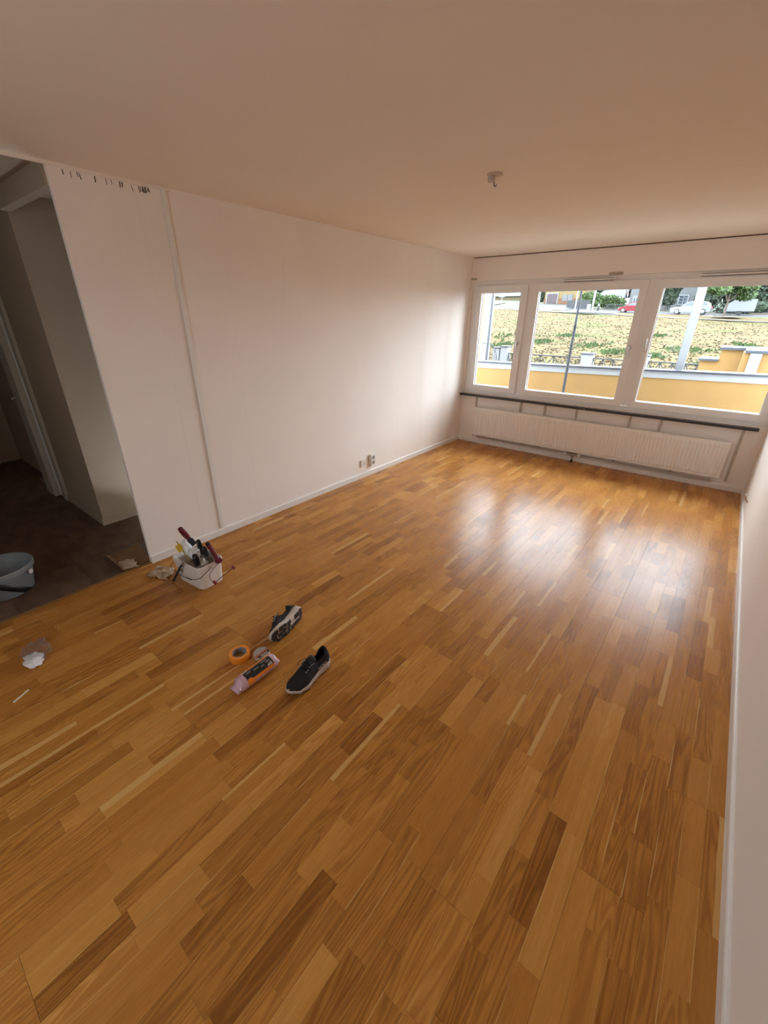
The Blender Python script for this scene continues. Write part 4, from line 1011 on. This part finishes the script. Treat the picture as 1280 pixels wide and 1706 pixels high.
MB().loft([[Vector((.40, -5.70, .004)), Vector((.45, -5.665, .03)), Vector((.42, -5.64, .012)), Vector((.385, -5.67, .002))], [Vector((.37, -5.66, .010)), Vector((.43, -5.635, .045)), Vector((.40, -5.61, .02)), Vector((.36, -5.64, .006))]], caps=False, closed=False).build('torn_flap', MATS.get('film') or bg.children[0].data.materials[0], bg)
sk = MB().prism([(-.005, -.040), (.005, -.040), (.0055, -.005), (.004, .030), (.006, .040), (-.005, .040), (-.0045, 0)], 0.0002, .004, axis=2, M=Matrix.Translation((.776, -5.836, 0)) @ Matrix.Rotation(.49, 4, 'Z')).build('wooden_stick', mat('pale_stick', (.78, .70, .56), .6, var=.1), None, bevel=.0008)
tag(sk, 'small pale wooden stick lying on the parquet beside the clear plastic bag', 'stick')
for k, (u, v_, r_) in enumerate(((398, 968, .004), (430, 1031, .0035))):
    c = px(u, v_, 2, 0); o = crumple(MB(), (c.x, c.y, .003), (r_ * 1.6, r_, r_), 2, .4, 5 + k, .0002).build('plaster_crumb', M_mid, None)
    tag(o, ('tiny pale plaster crumb on the parquet beside the white tool bucket', 'tiny pale plaster crumb on the parquet near the tipped shoe')[k], 'crumb')

# ------------------------------------------------------------------ white tool bucket
BC = Vector((.505, -4.700, 0)); BR = .09
MBk = Matrix.Translation(BC) @ Matrix.Rotation(BR, 4, 'Z')
def rrect(hx, hy, r, z, n=6):
    out = []
    for cx__, cy__, a0 in ((hx - r, hy - r, 0), (-hx + r, hy - r, 90), (-hx + r, -hy + r, 180), (hx - r, -hy + r, 270)):
        for k in range(n + 1):
            a = math.radians(a0 + 90 * k / n); out.append(MBk @ Vector((cx__ + r * math.cos(a), cy__ + r * math.sin(a), z)))
    return out
M_bkt = mat('white_bucket_plastic', (.78, .73, .68), .4, var=.12, vscale=12)
bk = thing('paint_bucket', 'white rounded-rectangular paint bucket holding painting tools', 'bucket', BC, BR)
MB().loft([rrect(.142, .086, .035, .0), rrect(.147, .091, .04, .004), rrect(.160, .102, .045, .180), rrect(.157, .099, .043, .180), rrect(.143, .086, .038, .010), rrect(.02, .02, .01, .010)], caps=True).build('body', M_bkt, bk, smooth=True)
MB().loft([rrect(.158, .101, .045, .150), rrect(.165, .107, .048, .152), rrect(.166, .108, .048, .186), rrect(.163, .105, .047, .189), rrect(.157, .098, .043, .188), rrect(.157, .098, .043, .150)], caps=False).build('rim', M_bkt, bk, smooth=True)
bl_ = [MBk @ Vector(p) for p in ((-.170, 0, .168), (-.174, -.05, .150), (-.170, -.115, .118), (-.13, -.128, .098), (-.04, -.128, .088), (.05, -.127, .090), (.12, -.122, .104), (.170, -.108, .126), (.175, -.05, .150), (.170, 0, .168))]
MB().tube(bl_, .0022, 6).build('wire_handle', M_dkmetal, bk, smooth='all')
for x in (-.167, .168): MB().lathe([(0, -.004), (.012, -.004), (.011, .004), (0, .005)], 14, MBk @ Matrix.Translation((x, 0, .168)) @ Matrix.Rotation(math.copysign(math.pi/2, x), 4, 'Y')).build('handle_ear', M_bkt, bk, smooth=True)
MB().box((-.02, -.0985, .052), (.035, -.0925, .058), MBk).build('printed_line', M_black, bk)
MB().box((-.10, -.1025, .095), (-.045, -.0945, .118), MBk).build('paint_smear', mat('smear_grey', (.42, .37, .33), .7, var=.3, vscale=60), bk)

# ------------------------------------------------------------------ tools in the bucket
M_red = mat('red_grip', (.17, .012, .022), .45, var=.3, vscale=60)
def knife(name, label, a, b, grip_m, blade_w=.05, grip=.12, roll=0.0, blade=.09, wid=.0165, tipm=None):
    """a: end of the grip, b: a point further down the blade"""
    M = frame_matrix(a, b, roll); o = thing(name, label, 'tool', Vector(a))
    rings = []
    for z, w, t in ((0, .010, .008), (.004, wid * .9, .014), (.03, wid, .017), (.07, wid * 1.1, .0185), (grip - .01, wid, .016), (grip, .010, .008)):
        rings.append([M @ Vector((w * math.cos(q), t * math.sin(q), z)) for q in [2*math.pi*k/14 for k in range(14)]])
    MB().loft(rings).build('grip', grip_m, o, smooth=True)
    MB().lathe([(0, 0), (.0042, 0), (.0042, .034), (0, .034)], 10, M @ Matrix.Translation((0, -.017, .014)) @ Matrix.Rotation(-math.pi/2, 4, 'X')).build('hang_hole', M_metal, o)
    MB().prism([(-.009, grip - .012), (.009, grip - .012), (blade_w/2, grip + .035), (blade_w/2, grip + blade), (-blade_w/2, grip + blade), (-blade_w/2, grip + .035)], -.0012, .0012, axis=1, M=M).build('blade', tipm or M_metal, o)
    return o
knife('putty_knife', 'red-handled putty knife standing up highest from the white bucket', (.449, -4.752, .420), (.40, -4.675, .270), M_red, .045, .135, 2.2, .10, .019, M_dkmetal)
knife('putty_knife', 'black-handled filling knife leaning in the bucket between the two red handles', (.526, -4.68, .318), (.475, -4.645, .20), M_black, .05, .12, .3, .07)
knife('filling_knife', 'short black-gripped tool in the bucket beside the beige rag, near the front rim', (.603, -4.758, .266), (.545, -4.725, .14), M_black, .03, .13, .2, .06, .020)
knife('wall_scraper', 'grey metal scraper with black grip deep in the bucket beside the red roller handle', (.560, -4.665, .268), (.52, -4.63, .15), M_dkmetal, .04, .10, 1.0, .08)
ys_ = thing('plastic_spatula', 'yellow plastic spatula and stick poking out of the bucket corner', 'spatula', (.37, -4.765, .2))
Ma = frame_matrix((.366, -4.762, .295), (.465, -4.745, .175))
MB().prism([(-.004, 0), (.004, .004), (.004, .17), (-.004, .17)], -.002, .002, axis=1, M=Ma @ Matrix.Rotation(.5, 4, 'Z')).build('stick', mat('yellow_stick', (.45, .36, .08), .6, var=.35, vscale=60), ys_)
MB().box((-.030, -.0015, .030), (.012, .0015, .085), Ma @ Matrix.Translation((0, .004, 0)) @ Matrix.Rotation(.3, 4, 'Z')).build('blade', mat('yellow_plastic', (.68, .45, .03), .45, var=.1), ys_, bevel=.001)
wbag = thing('plastic_wrap', 'crumpled white plastic bag bulging out of the tool bucket', 'plastic bag', (.455, -4.70, .18))
M_wpl = mat('white_film_plastic', (.80, .81, .83), .3, var=.05, vscale=30, bump=.5, bscale=40, coat=.3)
mbw = crumple(MB(), (.488, -4.708, .212), (.048, .040, .048), 3, .35, 2)
mbw.build('bulge', M_wpl, wbag, smooth=True)
MB().tube([(.45, -4.715, .21), (.425, -4.722, .25), (.408, -4.728, .285), (.400, -4.73, .300)], [.034, .030, .018, .008], 12).build('twisted_end', M_wpl, wbag, smooth=True)
rag = thing('masking_paper', 'crumpled beige masking paper stuffed in the tool bucket', 'paper', (.54, -4.71, .1))
crumple(MB(), (.550, -4.690, .125), (.054, .044, .058), 3, .35, 5, .02).build('wad', mat('beige_paper', (.62, .55, .46), .8, var=.2, vscale=30, bump=.6, bscale=50), rag)
crumple(MB(), (.43, -4.665, .11), (.046, .040, .045), 3, .4, 7, .02).build('wad', mat('grey_wad', (.34, .30, .26), .8, var=.3, vscale=40), rag)
gf = thing('metal_file', 'grey metal bar leaning against the front of the white tool bucket', 'tool', (.50, -4.80, .1))
Mg = frame_matrix((.560, -4.822, .228), (.383, -4.852, .006))
MB().box((-.009, -.005, .03), (.009, .005, .284), Mg).build('bar', M_dkmetal, gf, bevel=.0015)
MB().box((-.009, -.007, .0), (.009, .007, .035), Mg).build('tip', mat('tip_grey', (.33, .29, .25), .7), gf, bevel=.002)
# small paint roller frame hooked over the right rim
ro = thing('roller_frame', 'red-handled mini paint roller frame without sleeve hooked over the bucket rim', 'paint roller', (.66, -4.66, .1))
Mr = frame_matrix((.548, -4.628, .282), (.690, -4.640, .194))
rings = []
for z, w in ((0, .009), (.004, .014), (.03, .0165), (.08, .015), (.13, .0165), (.155, .015), (.165, .009)):
    rings.append([Mr @ Vector((w * math.cos(2*math.pi*k/14), w * math.sin(2*math.pi*k/14), z)) for k in range(14)])
MB().loft(rings).build('grip', M_red, ro, smooth=True)
MB().lathe([(0, -.003), (.0145, -.003), (.017, .004), (.0172, .026), (.0145, .026)], 14, Mr).build('grip_cap', M_black, ro, smooth=True)
MB().box((-.022, -.016, .146), (.022, .016, .180), Mr).build('ferrule', M_red, ro, bevel=.006)
c1, c2 = Vector((.705, -4.705, .055)), Vector((.748, -4.572, .132))
MB().tube([(.695, -4.642, .188), (.690, -4.690, .155), (.684, -4.725, .115), (.690, -4.722, .075), c1], .0021, 6).tube([c1, c2], .0026, 8).build('wire', M_dkmetal, ro, smooth='all')
dr = (c2 - c1).normalized()
for c in (c1, c2): MB().tube([c - dr * .010, c - dr * .008, c + dr * .008, c + dr * .010], [.011, .016, .016, .011], 14).build('end_cap', mat('cap_red', (.30, .03, .05), .5, var=.4, vscale=80), ro, smooth=True)

# torn cardboard by the bucket and at the hall edge
def sheet(name, pts, m, label, thick=.002, nx=8, seed=0, lift=.02):
    """a torn, curled sheet: grid over a quad with ragged edges"""
    rnd = random.Random(seed); a, b, c, d = [Vector(p) for p in pts]; v, f = [], []
    for j in range(nx + 1):
        for i in range(nx + 1):
            s, t = i / nx, j / nx; p = a * (1-s) * (1-t) + b * s * (1-t) + c * s * t + d * (1-s) * t
            if i in (0, nx) or j in (0, nx): p += Vector((rnd.uniform(-1, 1), rnd.uniform(-1, 1), 0)) * .010
            p.z += max(0, lift * (noise.noise((s * 3 + seed, t * 3, 0)) + .25)) + .0012; v.append(p)
    for j in range(nx):
        for i in range(nx): q = j * (nx + 1) + i; f.append((q, q + 1, q + nx + 2, q + nx + 1))
    o = MB().add(v, f).build(name, m, None, smooth='all'); md = o.modifiers.new('thickness', 'SOLIDIFY'); md.thickness = thick; md.offset = 1
    return tag(o, label, 'cardboard')
M_torn = mat('torn_paper', (.62, .50, .36), .85, var=.35, vscale=22, col2=(.26, .15, .07))
M_crd = mat('brown_card', (.24, .125, .055), .85, var=.2, vscale=12)
sheet('torn_paper', [(.16, -4.945, 0), (.335, -4.87, 0), (.24, -4.765, 0), (.10, -4.83, 0)], M_torn, 'torn scrap of stained beige paper on the floor beside the white bucket', seed=2, lift=.028)
# curled floor-protection card at the hall opening: flat run plus upturned end
rg = []
for k in range(13):
    t = k / 12; a = t * 2.6
    yv = -4.84 - .16 * min(t * 1.6, 1); zc = .002 + (.0 if t < .5 else .035 * (1 - math.cos((t - .5) * 3.0)))
    rg.append([Vector((-.40 + .06 * t, yv + .08 - .11 * t, zc)), Vector((-.035, yv + .02 - .05 * t, zc * .8 + .0015)), Vector((-.035, yv + .02 - .05 * t, zc * .8 + .0)), Vector((-.40 + .06 * t, yv + .08 - .11 * t, zc - .0015))])
cs = MB().loft(rg).build('floor_card', M_crd, None, smooth=True)
tag(cs, 'curled brown floor-protection card lying on the hall tiles behind the wall edge', 'cardboard')
sheet('card_flap', [(-.205, -5.005, .004), (-.05, -5.015, .004), (.005, -4.93, .018), (-.13, -4.90, .02)], mat('pale_card', (.60, .46, .34), .8, var=.12, vscale=20), 'pale folded cardboard scrap lying across the hall threshold strip', seed=9, lift=.012)

# ------------------------------------------------------------------ grey bucket in the hall
gb = thing('cleaning_bucket', 'round pale grey plastic bucket with a black stripe standing on hall tiles', 'bucket', (-.40, -5.63, 0))
Mb = Matrix.Translation((-.40, -5.63, 0))
M_gb = mat('grey_blue_plastic', (.23, .26, .27), .4, var=.1, vscale=10)
MB().lathe([(0, .004), (.140, .004), (.146, .010), (.180, .190), (.177, .190), (.142, .014), (0, .012)], 48, Mb).build('body', M_gb, gb, smooth=True)
MB().lathe([(.178, .168), (.187, .170), (.189, .198), (.184, .204), (.177, .200), (.177, .168)], 48, Mb).build('rim', M_gb, gb, smooth=True)
v, f = [], []
for k in range(25):
    a = -1.6 + 2.6 * k / 24; zc = .120 - .12 * (a + .25)
    for dz in (-.027, .027): z = min(max(zc + dz, .012), .160); r = .1465 + (z - .01) / .18 * .034 + .0012; v.append(Mb @ Vector((r * math.cos(a), r * math.sin(a), z)))
for k in range(24): f.append((2*k, 2*k + 2, 2*k + 3, 2*k + 1))
so_ = MB().add(v, f).build('stripe', M_black, gb, smooth='all'); md = so_.modifiers.new('thickness', 'SOLIDIFY'); md.thickness = .0012; md.offset = 1
MB().box((-.012, -.004, -.014), (.012, .012, .014), Mb @ Matrix.Rotation(.80, 4, 'Z') @ Matrix.Translation((.184, 0, .150)) @ Matrix.Rotation(-math.pi/2, 4, 'Z')).build('handle_ear', M_pvc, gb, bevel=.003)
